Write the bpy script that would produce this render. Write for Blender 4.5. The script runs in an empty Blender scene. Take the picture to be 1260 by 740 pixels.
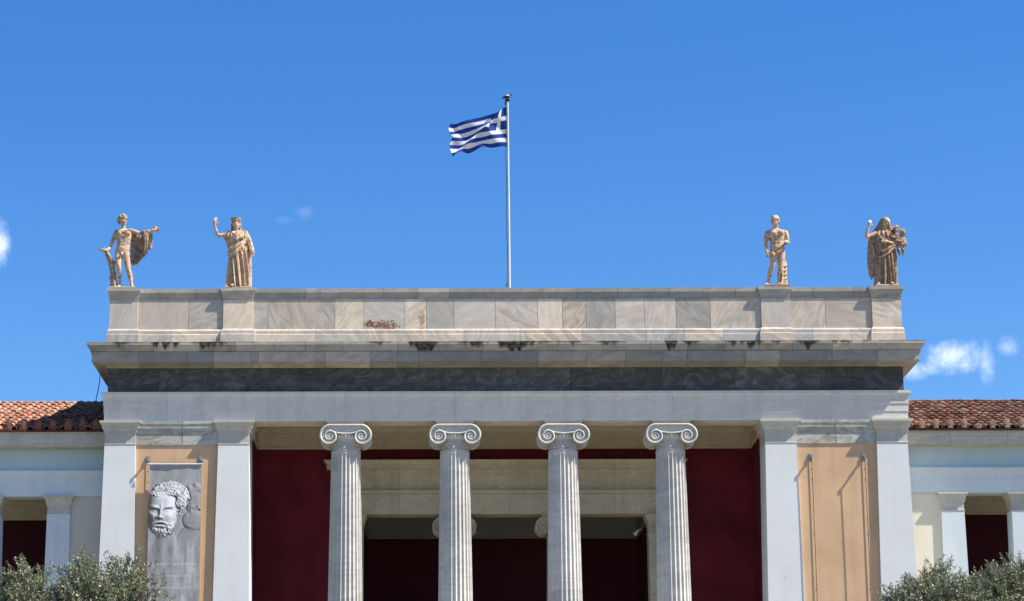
import bpy, bmesh, math, random
from mathutils import Vector, Matrix, noise as mnoise
import numpy as np
R = math.radians
random.seed(7)
scene = bpy.context.scene
col = scene.collection

# ------------------------------------------------------------------ camera
IMG_W, IMG_H = 1260.0, 740.0
FPX = 3000.0                      # focal length in photo pixels
PPX, PPY = 530.0, 370.0           # principal point in photo pixels
PITCH = math.atan(735.0 / FPX)
ROLL = 0.0025
DIST, EYE = 65.5, 1.6
CAMX = -2.105
V_R = Vector((1, 0, 0)); V_F = Vector((0, math.cos(PITCH), math.sin(PITCH))); V_U = Vector((0, -math.sin(PITCH), math.cos(PITCH)))
cam_d = bpy.data.cameras.new("camera"); cam = bpy.data.objects.new("camera", cam_d); col.objects.link(cam)
scene.camera = cam
rc = (V_R - ROLL * V_U).normalized(); uc = (V_U + ROLL * V_R).normalized()
m = Matrix((rc, uc, -V_F)).transposed().to_4x4(); m.translation = (CAMX, -DIST, EYE)
cam.matrix_world = m
cam_d.sensor_width = 36.0; cam_d.lens = FPX / IMG_W * 36.0
cam_d.shift_x = (IMG_W / 2 - PPX) / IMG_W
cam_d.clip_start = 0.5; cam_d.clip_end = 6000

def raydir(px, py):
    u, v = px - PPX, -(py - PPY)
    u2, v2 = u + ROLL * v, v - ROLL * u
    return V_R * u2 + V_U * v2 + V_F * FPX
def W(px, py, y=0.0):
    """point of the plane Y=y that the photo shows at pixel (px,py)"""
    d = raydir(px, py); t = (y + DIST) / d.y
    return CAMX + t * d.x, EYE + t * d.z
def WX(px, py, y=0.0): return W(px, py, y)[0]
def WZ(py, y=0.0, px=530): return W(px, py, y)[1]

# ------------------------------------------------------------------ light
SUN = Vector((4.3, -1.35, 5.9)).normalized()
world = bpy.data.worlds.new("World"); scene.world = world; world.use_nodes = True
nt = world.node_tree; nt.nodes.clear()
def N(tree, kind, **kw):
    n = tree.nodes.new(kind)
    for k, v in kw.items(): setattr(n, k, v)
    return n
sky = N(nt, "ShaderNodeTexSky", sky_type='NISHITA', sun_disc=False)
sky.sun_elevation = math.asin(SUN.z); sky.sun_rotation = math.atan2(SUN.x, SUN.y)
sky.altitude = 200; sky.air_density = 1.0; sky.dust_density = 0.3; sky.ozone_density = 4.0
SKY_STRENGTH = 0.086
bg = N(nt, "ShaderNodeBackground"); bg.inputs[1].default_value = SKY_STRENGTH
outw = N(nt, "ShaderNodeOutputWorld")
hsv = N(nt, "ShaderNodeHueSaturation"); hsv.inputs['Saturation'].default_value = 1.33; hsv.inputs['Value'].default_value = 1.02; hsv.inputs['Hue'].default_value = .509
nt.links.new(sky.outputs[0], hsv.inputs['Color'])
tc = N(nt, "ShaderNodeTexCoord")
# a few small fair-weather clouds, each a noisy patch round its own direction in the sky
CLOUDS = [  # px, py, half width px, half height px, strength, seed
    (1172, 440, 58, 30, .95, 1.3), (1241, 427, 20, 17, .5, 4.1), (1213, 446, 16, 34, .5, 7.7),
    (1135, 455, 36, 18, .7, 3.9), (-4, 302, 20, 38, 1.0, 9.2), (375, 262, 18, 13, .11, 5.5), (350, 271, 18, 8, .06, 2.2)]
last = hsv.outputs[0]
acc = None
def math_node(op, a, b=None, clamp=False):
    n = N(nt, "ShaderNodeMath", operation=op, use_clamp=clamp)
    for i, s in enumerate((a, b)):
        if s is None: continue
        if isinstance(s, (int, float)): n.inputs[i].default_value = s
        else: nt.links.new(s, n.inputs[i])
    return n.outputs[0]
def vdot(vec):
    n = N(nt, "ShaderNodeVectorMath", operation='DOT_PRODUCT'); n.inputs[1].default_value = vec
    nt.links.new(tc.outputs['Generated'], n.inputs[0]); return n.outputs['Value']
nz = N(nt, "ShaderNodeTexNoise"); nz.inputs['Scale'].default_value = 78; nz.inputs['Detail'].default_value = 10; nz.inputs['Roughness'].default_value = .66; nz.inputs['Distortion'].default_value = .35
nt.links.new(tc.outputs['Generated'], nz.inputs['Vector'])
for (px, py, hw, hh, st, sd) in CLOUDS:
    f = raydir(px, py).normalized(); r = f.cross(Vector((0, 0, 1))).normalized(); u = r.cross(f)
    df = vdot(f); du = math_node('DIVIDE', vdot(r), df); dv = math_node('DIVIDE', vdot(u), df)
    a = math_node('MULTIPLY', du, FPX / hw); b = math_node('MULTIPLY', dv, FPX / hh)
    d2 = math_node('ADD', math_node('MULTIPLY', a, a), math_node('MULTIPLY', b, b))
    front = math_node('GREATER_THAN', df, 0.5)
    body = math_node('SUBTRACT', 1.0, d2, True)
    nn = math_node('MULTIPLY', math_node('SUBTRACT', nz.outputs[0], .55), 3.1)
    k = math_node('ADD', math_node('MULTIPLY', body, 1.0), nn, True)
    k = math_node('MULTIPLY', math_node('MULTIPLY', k, math_node('POWER', body, .8), True), front)
    k = math_node('MULTIPLY', math_node('POWER', k, 1.35), st, True)
    acc = k if acc is None else math_node('MAXIMUM', acc, k)
mix = N(nt, "ShaderNodeMixRGB"); nt.links.new(acc, mix.inputs[0]); nt.links.new(last, mix.inputs[1]); mix.inputs[2].default_value = (6.0, 6.9, 8.6, 1)
nt.links.new(mix.outputs[0], bg.inputs[0]); nt.links.new(bg.outputs[0], outw.inputs[0])
sun_d = bpy.data.lights.new("sun", 'SUN'); sun_d.energy = 5.0; sun_d.angle = R(0.53); sun_d.color = (1.0, .925, .81)
sun = bpy.data.objects.new("sun", sun_d); col.objects.link(sun); sun.rotation_euler = SUN.to_track_quat('Z', 'Y').to_euler()
scene.view_settings.view_transform = 'Standard'; scene.view_settings.look = 'None'
scene.view_settings.exposure = 1.0; scene.view_settings.gamma = 1.0
scene.view_settings.use_curve_mapping = False
scene.cycles.max_bounces = 8; scene.cycles.diffuse_bounces = 5

# ------------------------------------------------------------------ materials
def new_mat(name):
    mt = bpy.data.materials.new(name); mt.use_nodes = True
    t = mt.node_tree; b = t.nodes['Principled BSDF']
    return mt, t, b
def ramp(t, src, stops):
    r = t.nodes.new("ShaderNodeValToRGB"); e = r.color_ramp.elements
    while len(e) < len(stops): e.new(.5)
    for i, (p, c) in enumerate(stops):
        e[i].position = p; e[i].color = (*c, 1) if len(c) == 3 else c
    t.links.new(src, r.inputs[0]); return r.outputs[0]
def mixc(t, fac, a, b, mode='MIX'):
    n = t.nodes.new("ShaderNodeMixRGB"); n.blend_type = mode
    for i, s in enumerate((fac, a, b)):
        if isinstance(s, (int, float)): n.inputs[i].default_value = s if i == 0 else (s, s, s, 1)
        elif isinstance(s, tuple): n.inputs[i].default_value = (*s, 1)
        else: t.links.new(s, n.inputs[i])
    return n.outputs[0]
def mth(t, op, a, b, clamp=False):
    n = t.nodes.new("ShaderNodeMath"); n.operation = op; n.use_clamp = clamp
    for i, s in enumerate((a, b)):
        if isinstance(s, (int, float)): n.inputs[i].default_value = s
        else: t.links.new(s, n.inputs[i])
    return n.outputs[0]
def nse(t, vec, scale, detail=4, rough=.55, stretch=None, dist=0):
    if stretch:
        mp = t.nodes.new("ShaderNodeMapping"); mp.inputs['Scale'].default_value = stretch
        t.links.new(vec, mp.inputs[0]); vec = mp.outputs[0]
    n = t.nodes.new("ShaderNodeTexNoise"); n.inputs['Scale'].default_value = scale
    n.inputs['Detail'].default_value = detail; n.inputs['Roughness'].default_value = rough; n.inputs['Distortion'].default_value = dist
    t.links.new(vec, n.inputs['Vector']); return n.outputs[0]
def bump(t, b, h, strength, dist=.02):
    n = t.nodes.new("ShaderNodeBump"); n.inputs['Strength'].default_value = strength; n.inputs['Distance'].default_value = dist
    t.links.new(h, n.inputs['Height']); t.links.new(n.outputs[0], b.inputs['Normal'])
def stone(name, base, vein, vein_amt=.6, scale=1.0, streak=.25, rough=.75, bmp=.25, stain=(.012, .011, .010), warm=None, veinrange=(.5, .62), spots=0.0, rotamt=.35, stretch=3.0, vary=0.0, patches=()):
    """weathered stone; corner colour 'tint': R brightness of the slab, G its seed, B stain"""
    mt, t, b = new_mat(name)
    at = t.nodes.new("ShaderNodeVertexColor"); at.layer_name = 'tint'
    sp = t.nodes.new("ShaderNodeSeparateColor"); t.links.new(at.outputs[0], sp.inputs[0])
    tcn = t.nodes.new("ShaderNodeTexCoord"); o = tcn.outputs['Object']
    rot = t.nodes.new("ShaderNodeVectorRotate"); rot.rotation_type = 'Y_AXIS'
    t.links.new(o, rot.inputs['Vector']); t.links.new(mth(t, 'MULTIPLY', sp.outputs[1], rotamt), rot.inputs['Angle'])
    ad = t.nodes.new("ShaderNodeVectorMath"); ad.operation = 'ADD'; t.links.new(rot.outputs[0], ad.inputs[0])
    cb = t.nodes.new("ShaderNodeCombineXYZ"); t.links.new(mth(t, 'MULTIPLY', sp.outputs[1], 91.0), cb.inputs[0]); t.links.new(mth(t, 'MULTIPLY', sp.outputs[1], 57.0), cb.inputs[2])
    t.links.new(cb.outputs[0], ad.inputs[1]); v = ad.outputs[0]
    n1 = nse(t, v, 1.1 * scale, 7, .62, (1, 1, stretch), 2.2)
    vf = ramp(t, n1, [(veinrange[0] - .12, (0, 0, 0)), (veinrange[1], (1, 1, 1))])
    n2 = nse(t, v, .7 * scale, 5, .6, (1, 1, 2.0), .6)
    f2 = ramp(t, n2, [(.35, (0, 0, 0)), (.7, (1, 1, 1))])
    if vary:
        fr = t.nodes.new("ShaderNodeMath"); fr.operation = 'FRACT'; t.links.new(mth(t, 'MULTIPLY', sp.outputs[1], 7.31), fr.inputs[0])
        vf = mth(t, 'MULTIPLY', vf, mth(t, 'ADD', 1 - vary, mth(t, 'MULTIPLY', fr.outputs[0], vary)))
        f3 = t.nodes.new("ShaderNodeMath"); f3.operation = 'FRACT'; t.links.new(mth(t, 'MULTIPLY', sp.outputs[1], 17.7), f3.inputs[0])
        base_c = mixc(t, f3.outputs[0], tuple(0.80 * x for x in (base[2], base[2] * 1.0, base[2] * .96)), (base[0] * 1.06, base[1] * .98, base[2] * .90))
    else: base_c = base
    c = mixc(t, mth(t, 'MULTIPLY', vf, vein_amt), base_c, vein)
    if warm: c = mixc(t, mth(t, 'MULTIPLY', f2, .8), c, mixc(t, .5, c, warm))
    else: c = mixc(t, mth(t, 'MULTIPLY', f2, .25), c, mixc(t, .5, c, vein))
    n3 = nse(t, o, 1.6, 5, .6, (1.6, 1.6, .25))                      # rain streaks and soot
    c = mixc(t, mth(t, 'MULTIPLY', ramp(t, n3, [(.48, (0, 0, 0)), (.78, (1, 1, 1))]), streak), c, (base[0] * .32, base[1] * .30, base[2] * .26))
    n4 = nse(t, o, 14, 4, .7)
    c = mixc(t, .35, c, mixc(t, 1.0, c, ramp(t, n4, [(.3, (.78, .78, .78)), (.7, (1.15, 1.15, 1.15))]), 'MULTIPLY'))
    c = mixc(t, 1.0, c, sp.outputs[0], 'MULTIPLY')
    if spots:
        n6 = nse(t, o, 9, 2, .5)
        c = mixc(t, mth(t, 'MULTIPLY', ramp(t, n6, [(.69, (0, 0, 0)), (.72, (1, 1, 1))]), spots), c, (.12, .10, .09))
    for (px_, pz_, rx_, rz_, pc_) in patches:       # stains with an outline of their own
        sx = t.nodes.new("ShaderNodeSeparateXYZ"); t.links.new(o, sx.inputs[0])
        a_ = mth(t, 'DIVIDE', mth(t, 'SUBTRACT', sx.outputs[0], px_), rx_); b_ = mth(t, 'DIVIDE', mth(t, 'SUBTRACT', sx.outputs[2], pz_), rz_)
        dd = mth(t, 'SUBTRACT', 1.0, mth(t, 'ADD', mth(t, 'MULTIPLY', a_, a_), mth(t, 'MULTIPLY', b_, b_)), True)
        kk = mth(t, 'SUBTRACT', mth(t, 'ADD', dd, mth(t, 'MULTIPLY', nse(t, o, 13, 6, .75), 3.4)), 2.15, True)
        c = mixc(t, mth(t, 'MULTIPLY', mth(t, 'MULTIPLY', kk, 2.2, True), mth(t, 'MULTIPLY', dd, 2.2, True)), c, pc_)
    c = mixc(t, sp.outputs[2], c, stain)
    t.links.new(c, b.inputs['Base Color']); b.inputs['Roughness'].default_value = rough
    b.inputs['Specular IOR Level'].default_value = .3
    bump(t, b, mth(t, 'ADD', nse(t, o, 30, 5, .65), mth(t, 'MULTIPLY', n1, .6)), bmp, .01)
    return mt
def plain(name, colr, rough=.6, metal=0.0, var=.08, scale=6, bmp=0.0):
    mt, t, b = new_mat(name)
    o = t.nodes.new("ShaderNodeTexCoord").outputs['Object']
    n = nse(t, o, scale, 5, .6)
    dk = tuple(x * (1 - 2.2 * var) for x in colr); lt = tuple(min(1, x * (1 + 1.4 * var)) for x in colr)
    t.links.new(ramp(t, n, [(.3, dk), (.7, lt)]), b.inputs['Base Color'])
    b.inputs['Roughness'].default_value = rough; b.inputs['Metallic'].default_value = metal
    b.inputs['Specular IOR Level'].default_value = .3
    if bmp: bump(t, b, nse(t, o, 40, 4, .6), bmp, .01)
    return mt
def plaster(name, colr, dirt=.25, var=.05, bmp=.15, spots=0.0):
    mt, t, b = new_mat(name)
    o = t.nodes.new("ShaderNodeTexCoord").outputs['Object']
    a = nse(t, o, .7, 6, .6); s = nse(t, o, 1.5, 5, .65, (2.2, 2.2, .22)); g = nse(t, o, 22, 4, .6)
    c = mixc(t, ramp(t, a, [(.3, (0, 0, 0)), (.7, (1, 1, 1))]), tuple(x * (1 - 1.6 * var) for x in colr), tuple(min(1, x * (1 + var)) for x in colr))
    c = mixc(t, mth(t, 'MULTIPLY', ramp(t, s, [(.52, (0, 0, 0)), (.8, (1, 1, 1))]), dirt), c, tuple(x * .55 for x in colr))
    c = mixc(t, .25, c, mixc(t, 1.0, c, ramp(t, g, [(.3, (.86, .86, .86)), (.7, (1.08, 1.08, 1.08))]), 'MULTIPLY'))
    if spots:
        k = nse(t, o, 7.5, 1, .4)
        c = mixc(t, mth(t, 'MULTIPLY', ramp(t, k, [(.755, (0, 0, 0)), (.77, (1, 1, 1))]), spots), c, (.16, .15, .14))
    t.links.new(c, b.inputs['Base Color']); b.inputs['Roughness'].default_value = .85; b.inputs['Specular IOR Level'].default_value = .2
    bump(t, b, mth(t, 'ADD', g, mth(t, 'MULTIPLY', a, 1.5)), bmp, .008)
    return mt
M = {}
M['white'] = plaster("white_paint", (.655, .67, .665), .22, .04, .12, .3)
RUST = [(WX(473, 400, .09), WZ(400, .09), .62, .20, (.20, .095, .045)), (WX(519, 395, .09), WZ(394, .09), .14, .42, (.40, .28, .16)), (WX(455, 399, .09), WZ(399, .09), .25, .16, (.16, .07, .035))]
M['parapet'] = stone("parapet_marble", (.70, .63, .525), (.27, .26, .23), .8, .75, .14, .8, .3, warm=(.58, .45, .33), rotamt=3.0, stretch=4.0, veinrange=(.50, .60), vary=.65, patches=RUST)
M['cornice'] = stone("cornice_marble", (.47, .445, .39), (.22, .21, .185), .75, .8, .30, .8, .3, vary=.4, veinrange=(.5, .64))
M['cap'] = stone("capital_marble", (.50, .48, .425), (.33, .315, .27), .45, 1.0, .22, .8, .3)
M['archi'] = stone("architrave_marble", (.63, .605, .555), (.50, .48, .44), .4, .6, .25, .8, .2)
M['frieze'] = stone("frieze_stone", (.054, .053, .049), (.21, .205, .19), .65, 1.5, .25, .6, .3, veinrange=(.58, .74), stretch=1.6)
M['column'] = stone("column_marble", (.58, .56, .515), (.36, .355, .35), .55, .8, .2, .7, .25)
M['inner'] = stone("porch_marble", (.52, .46, .345), (.34, .29, .20), .45, 1.6, .25, .8, .3, stretch=1.8)
M['band'] = stone("stained_band_marble", (.46, .465, .43), (.20, .175, .11), .8, 1.6, .3, .8, .3, veinrange=(.54, .66), stretch=2.2)
M['orange'] = plaster("ochre_plaster", (.60, .40, .24), .42, .09, .25)
M['cream'] = plaster("cream_plaster", (.72, .67, .53), .18, .04, .15)
M['wingwhite'] = plaster("pale_wing_paint", (.60, .655, .67), .25, .05, .12, .3)
M['shaded_cream'] = plaster("shaded_cream_plaster", (.55, .51, .44), .18, .04, .15)  # shaded copy of the cream plaster, left wing's shade mixed into its colour
M['blue'] = plaster("pale_blue_paint", (.44, .54, .565), .2, .05, .12)
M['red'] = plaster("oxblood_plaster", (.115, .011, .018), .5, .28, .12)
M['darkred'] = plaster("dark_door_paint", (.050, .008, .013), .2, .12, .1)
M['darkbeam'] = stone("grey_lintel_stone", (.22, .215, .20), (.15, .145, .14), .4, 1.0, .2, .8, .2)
M['floor'] = stone("paving_marble", (.46, .43, .37), (.34, .32, .28), .4, .6, .2, .7, .2)
M['metal'] = plain("galvanised_metal", (.30, .32, .34), .5, .6, .1)
M['pole'] = plain("white_pole_paint", (.45, .49, .49), .45, 0, .08, 3)
M['dark'] = plain("dark_iron", (.03, .032, .036), .6, .3, .1)
M['cable'] = plain("dark_cable", (.03, .035, .05), .7)
M['flag_blue'] = plain("flag_blue_cloth", (.014, .045, .24), .9, 0, .05, 9)
M['flag_white'] = plain("flag_white_cloth", (.70, .71, .74), .9, 0, .03, 9)
for k in ('flag_blue', 'flag_white'):
    t = M[k].node_tree; b = t.nodes['Principled BSDF']; tr = t.nodes.new("ShaderNodeBsdfTranslucent"); ms = t.nodes.new("ShaderNodeMixShader"); ms.inputs[0].default_value = .28
    t.links.new(b.inputs['Base Color'].links[0].from_socket, tr.inputs[0]); t.links.new(b.outputs[0], ms.inputs[1]); t.links.new(tr.outputs[0], ms.inputs[2])
    t.links.new(ms.outputs[0], t.nodes['Material Output'].inputs[0])
M['statue'] = stone("statue_terracotta", (.60, .435, .305), (.15, .10, .066), .9, 3.2, .65, .8, .3, warm=(.58, .42, .27), veinrange=(.54, .66), stretch=1.5)
M['statue_dark'] = stone("sooty_statue_terracotta", (.45, .32, .22), (.11, .075, .05), .85, 3.2, .7, .8, .3, veinrange=(.50, .64), stretch=1.5)
M['statue_base'] = stone("statue_plinth_stone", (.34, .29, .23), (.20, .13, .09), .6, 3.0, .4, .85, .3)
M['rust_base'] = stone("rusty_plinth_stone", (.27, .15, .09), (.14, .07, .045), .6, 3.0, .4, .85, .3)
M['crow_black'] = plain("black_feathers", (.012, .012, .016), .6, 0, .1, 30)
M['crow_grey'] = plain("pale_grey_feathers", (.50, .52, .55), .8, 0, .08, 30)
M['bark'] = stone("olive_bark", (.16, .14, .115), (.07, .06, .05), .7, 6.0, .3, .9, .6)
# clay tiles: tint R picks the clay, G random, B lichen
def tile_mat(name, a, b_, c_, lich):
    mt, t, b = new_mat(name)
    at = t.nodes.new("ShaderNodeVertexColor"); at.layer_name = 'tint'
    sp = t.nodes.new("ShaderNodeSeparateColor"); t.links.new(at.outputs[0], sp.inputs[0])
    o = t.nodes.new("ShaderNodeTexCoord").outputs['Object']
    c = ramp(t, sp.outputs[1], [(.0, a), (.45, b_), (1, c_)])
    n = nse(t, o, 6, 5, .65)
    c = mixc(t, mth(t, 'MULTIPLY', ramp(t, n, [(.42, (0, 0, 0)), (.68, (1, 1, 1))]), sp.outputs[2]), c, lich)
    c = mixc(t, mth(t, 'MULTIPLY', ramp(t, nse(t, o, 2.5, 4, .6), [(.5, (0, 0, 0)), (.8, (1, 1, 1))]), .5), c, (.05, .045, .045))
    c = mixc(t, 1.0, c, sp.outputs[0], 'MULTIPLY')
    t.links.new(c, b.inputs['Base Color']); b.inputs['Roughness'].default_value = .9; b.inputs['Specular IOR Level'].default_value = .2
    bump(t, b, nse(t, o, 50, 4, .6), .3, .01)
    return mt
M['tile_r'] = tile_mat("weathered_clay_tile", (.20, .050, .034), (.16, .062, .044), (.24, .135, .095), (.50, .43, .31))
M['tile_l'] = tile_mat("orange_clay_tile", (.38, .15, .095), (.33, .14, .09), (.42, .25, .16), (.50, .43, .32))
M['antefix_l'] = tile_mat("brown_terracotta", (.17, .062, .042), (.20, .075, .05), (.22, .09, .06), (.3, .2, .15))
M['antefix_r'] = tile_mat("lichened_terracotta", (.26, .13, .09), (.30, .20, .13), (.36, .28, .18), (.40, .34, .24))
def leaf_mat():
    mt, t, b = new_mat("olive_leaf")
    at = t.nodes.new("ShaderNodeVertexColor"); at.layer_name = 'tint'
    sp = t.nodes.new("ShaderNodeSeparateColor"); t.links.new(at.outputs[0], sp.inputs[0])
    top = ramp(t, sp.outputs[0], [(0, (.066, .080, .036)), (.6, (.135, .155, .075)), (1, (.24, .25, .135))])
    und = ramp(t, sp.outputs[0], [(0, (.16, .18, .115)), (1, (.31, .335, .22))])
    g = t.nodes.new("ShaderNodeNewGeometry")
    c = mixc(t, g.outputs['Backfacing'], top, und)
    t.links.new(c, b.inputs['Base Color']); b.inputs['Roughness'].default_value = .5; b.inputs['Specular IOR Level'].default_value = .4
    tr = t.nodes.new("ShaderNodeBsdfTranslucent"); ms = t.nodes.new("ShaderNodeMixShader"); ms.inputs[0].default_value = .15
    t.links.new(c, tr.inputs[0]); t.links.new(b.outputs[0], ms.inputs[1]); t.links.new(tr.outputs[0], ms.inputs[2])
    t.links.new(ms.outputs[0], t.nodes['Material Output'].inputs[0])
    return mt
M['leaf'] = leaf_mat()

# ------------------------------------------------------------------ helpers
def tag(o, label=None, cat=None, group=None, kind=None):
    if label: o['label'] = label
    if cat: o['category'] = cat
    if group: o['group'] = group
    if kind: o['kind'] = kind
    return o
def empty(name, loc=(0, 0, 0)):
    o = bpy.data.objects.new(name, None); col.objects.link(o); o.location = loc; o.empty_display_size = .3
    return o
def wloc(o):
    v = Vector((0, 0, 0))
    while o is not None: v += o.location; o = o.parent
    return v
class MB:
    def __init__(s): s.v = []; s.f = []; s.t = []; s.mi = []
    def add(s, verts, faces, tint=(1, .5, 0), mi=0):
        n = len(s.v); s.v += [tuple(p) for p in verts]
        for f in faces: s.f.append([i + n for i in f]); s.t.append(tint); s.mi.append(mi)
    def box(s, x0, x1, y0, y1, z0, z1, tint=(1, .5, 0), mi=0):
        v = [(x0, y0, z0), (x1, y0, z0), (x1, y1, z0), (x0, y1, z0), (x0, y0, z1), (x1, y0, z1), (x1, y1, z1), (x0, y1, z1)]
        s.add(v, [(0, 3, 2, 1), (4, 5, 6, 7), (0, 1, 5, 4), (1, 2, 6, 5), (2, 3, 7, 6), (3, 0, 4, 7)], tint, mi)
    def loft(s, rings, tint=(1, .5, 0), cap=True, close=True, tints=None, mi=0):
        """rings: equal-length lists of points; consecutive rings are bridged"""
        n = len(rings[0]); base = len(s.v)
        for r in rings: s.v += [tuple(p) for p in r]
        for i in range(len(rings) - 1):
            for j in range(n if close else n - 1):
                k = (j + 1) % n
                s.f.append([base + i * n + j, base + i * n + k, base + (i + 1) * n + k, base + (i + 1) * n + j])
                s.t.append(tints[i] if tints else tint); s.mi.append(mi)
        if cap:
            s.f.append([base + j for j in range(n)][::-1]); s.t.append(tints[0] if tints else tint); s.mi.append(mi)
            s.f.append([base + (len(rings) - 1) * n + j for j in range(n)]); s.t.append(tints[-1] if tints else tint); s.mi.append(mi)
    def tube(s, pts, rad, n=8, tint=(1, .5, 0), mi=0):
        pts = [Vector(p) for p in pts]; rads = rad if isinstance(rad, (list, tuple)) else [rad] * len(pts)
        rings = []; prev = None
        for i, p in enumerate(pts):
            d = (pts[min(i + 1, len(pts) - 1)] - pts[max(i - 1, 0)]).normalized()
            if prev is None:
                a = Vector((0, 0, 1)) if abs(d.z) < .9 else Vector((1, 0, 0)); x = d.cross(a).normalized()
            else: x = (prev - d * prev.dot(d)).normalized()
            prev = x; y = d.cross(x)
            rings.append([p + (x * math.cos(2 * math.pi * k / n) + y * math.sin(2 * math.pi * k / n)) * rads[i] for k in range(n)])
        s.loft(rings, tint, mi=mi)
    def ell(s, c, r, rot=None, nu=16, nv=10, tint=(1, .5, 0), mi=0):
        c = Vector(c); r = Vector(r) if not isinstance(r, (int, float)) else Vector((r, r, r)); rings = []
        for i in range(nv + 1):
            th = math.pi * (i + .02) / (nv + .04); ring = []
            for j in range(nu):
                ph = 2 * math.pi * j / nu
                p = Vector((r.x * math.sin(th) * math.cos(ph), r.y * math.sin(th) * math.sin(ph), -r.z * math.cos(th)))
                ring.append(c + (rot @ p if rot else p))
            rings.append(ring)
        s.loft(rings, tint, mi=mi)
    def cone(s, p0, p1, r0, r1, n=12, tint=(1, .5, 0), mi=0):
        """tapered limb with round ends"""
        p0, p1 = Vector(p0), Vector(p1); d = p1 - p0; L = d.length; d.normalize()
        a = Vector((0, 0, 1)) if abs(d.z) < .9 else Vector((1, 0, 0)); x = d.cross(a).normalized(); y = d.cross(x); rings = []
        prof = [(-r0 * math.cos(q), r0 * max(.04, math.sin(q))) for q in (0, .5, 1.0, 1.4)] + [(0, r0), (L, r1)] + [(L + r1 * math.cos(q), r1 * max(.04, math.sin(q))) for q in (1.4, 1.0, .5, 0)]
        for (h, rr) in prof: rings.append([p0 + d * h + (x * math.cos(2 * math.pi * k / n) + y * math.sin(2 * math.pi * k / n)) * rr for k in range(n)])
        s.loft(rings, tint, mi=mi)
    def limb(s, seq):
        for (p0, r0), (p1, r1) in zip(seq, seq[1:]): s.cone(p0, p1, r0, r1)
    def mesh(s, name, off=Vector((0, 0, 0))):
        me = bpy.data.meshes.new(name)
        me.from_pydata([(x - off.x, y - off.y, z - off.z) for x, y, z in s.v], [], s.f); me.update()
        bm = bmesh.new(); bm.from_mesh(me); bmesh.ops.recalc_face_normals(bm, faces=bm.faces); bm.to_mesh(me); bm.free()
        ca = me.color_attributes.new('tint', 'FLOAT_COLOR', 'CORNER')
        cnt = np.array([len(f) for f in s.f]); tt = np.array([(t[0], t[1], t[2], 1.0) for t in s.t], dtype=np.float32)
        ca.data.foreach_set('color', np.repeat(tt, cnt, axis=0).ravel())
        me.polygons.foreach_set('material_index', s.mi)
        return me
    def build(s, name, mat, parent=None, smooth=None):
        off = wloc(parent) if parent else Vector((0, 0, 0))
        me = s.mesh(name, off)
        for mm in (mat if isinstance(mat, (list, tuple)) else [mat]): me.materials.append(mm)
        if smooth is not None:
            me.polygons.foreach_set('use_smooth', [True] * len(me.polygons)); me.set_sharp_from_angle(angle=R(smooth))
        o = bpy.data.objects.new(name, me); col.objects.link(o)
        if parent: o.parent = parent
        return o
    def build_fused(s, name, mat, parent=None, voxel=.014, smooth_it=2, tint=(1, .5, 0)):
        """joins overlapping closed shapes into one continuous skin"""
        off = wloc(parent) if parent else Vector((0, 0, 0))
        me = s.mesh(name + "_raw", off); o = bpy.data.objects.new(name, me); col.objects.link(o)
        md = o.modifiers.new("r", 'REMESH'); md.mode = 'VOXEL'; md.voxel_size = voxel
        if smooth_it:
            sm = o.modifiers.new("s", 'SMOOTH'); sm.iterations = smooth_it; sm.factor = .5
        dg = bpy.context.evaluated_depsgraph_get(); dg.update()
        me2 = bpy.data.meshes.new_from_object(o.evaluated_get(dg)); me2.name = name
        o.modifiers.clear(); o.data = me2; bpy.data.meshes.remove(me)
        me2.materials.clear()
        for mm in (mat if isinstance(mat, (list, tuple)) else [mat]): me2.materials.append(mm)
        ca = me2.color_attributes.get('tint') or me2.color_attributes.new('tint', 'FLOAT_COLOR', 'CORNER')
        ca.data.foreach_set('color', np.tile(np.array([*tint, 1.0], dtype=np.float32), len(ca.data)))
        me2.polygons.foreach_set('use_smooth', [True] * len(me2.polygons))
        if parent: o.parent = parent
        return o

def rnd_tint(lo=.85, hi=1.12): return (random.uniform(lo, hi), random.random(), 0)

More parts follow.
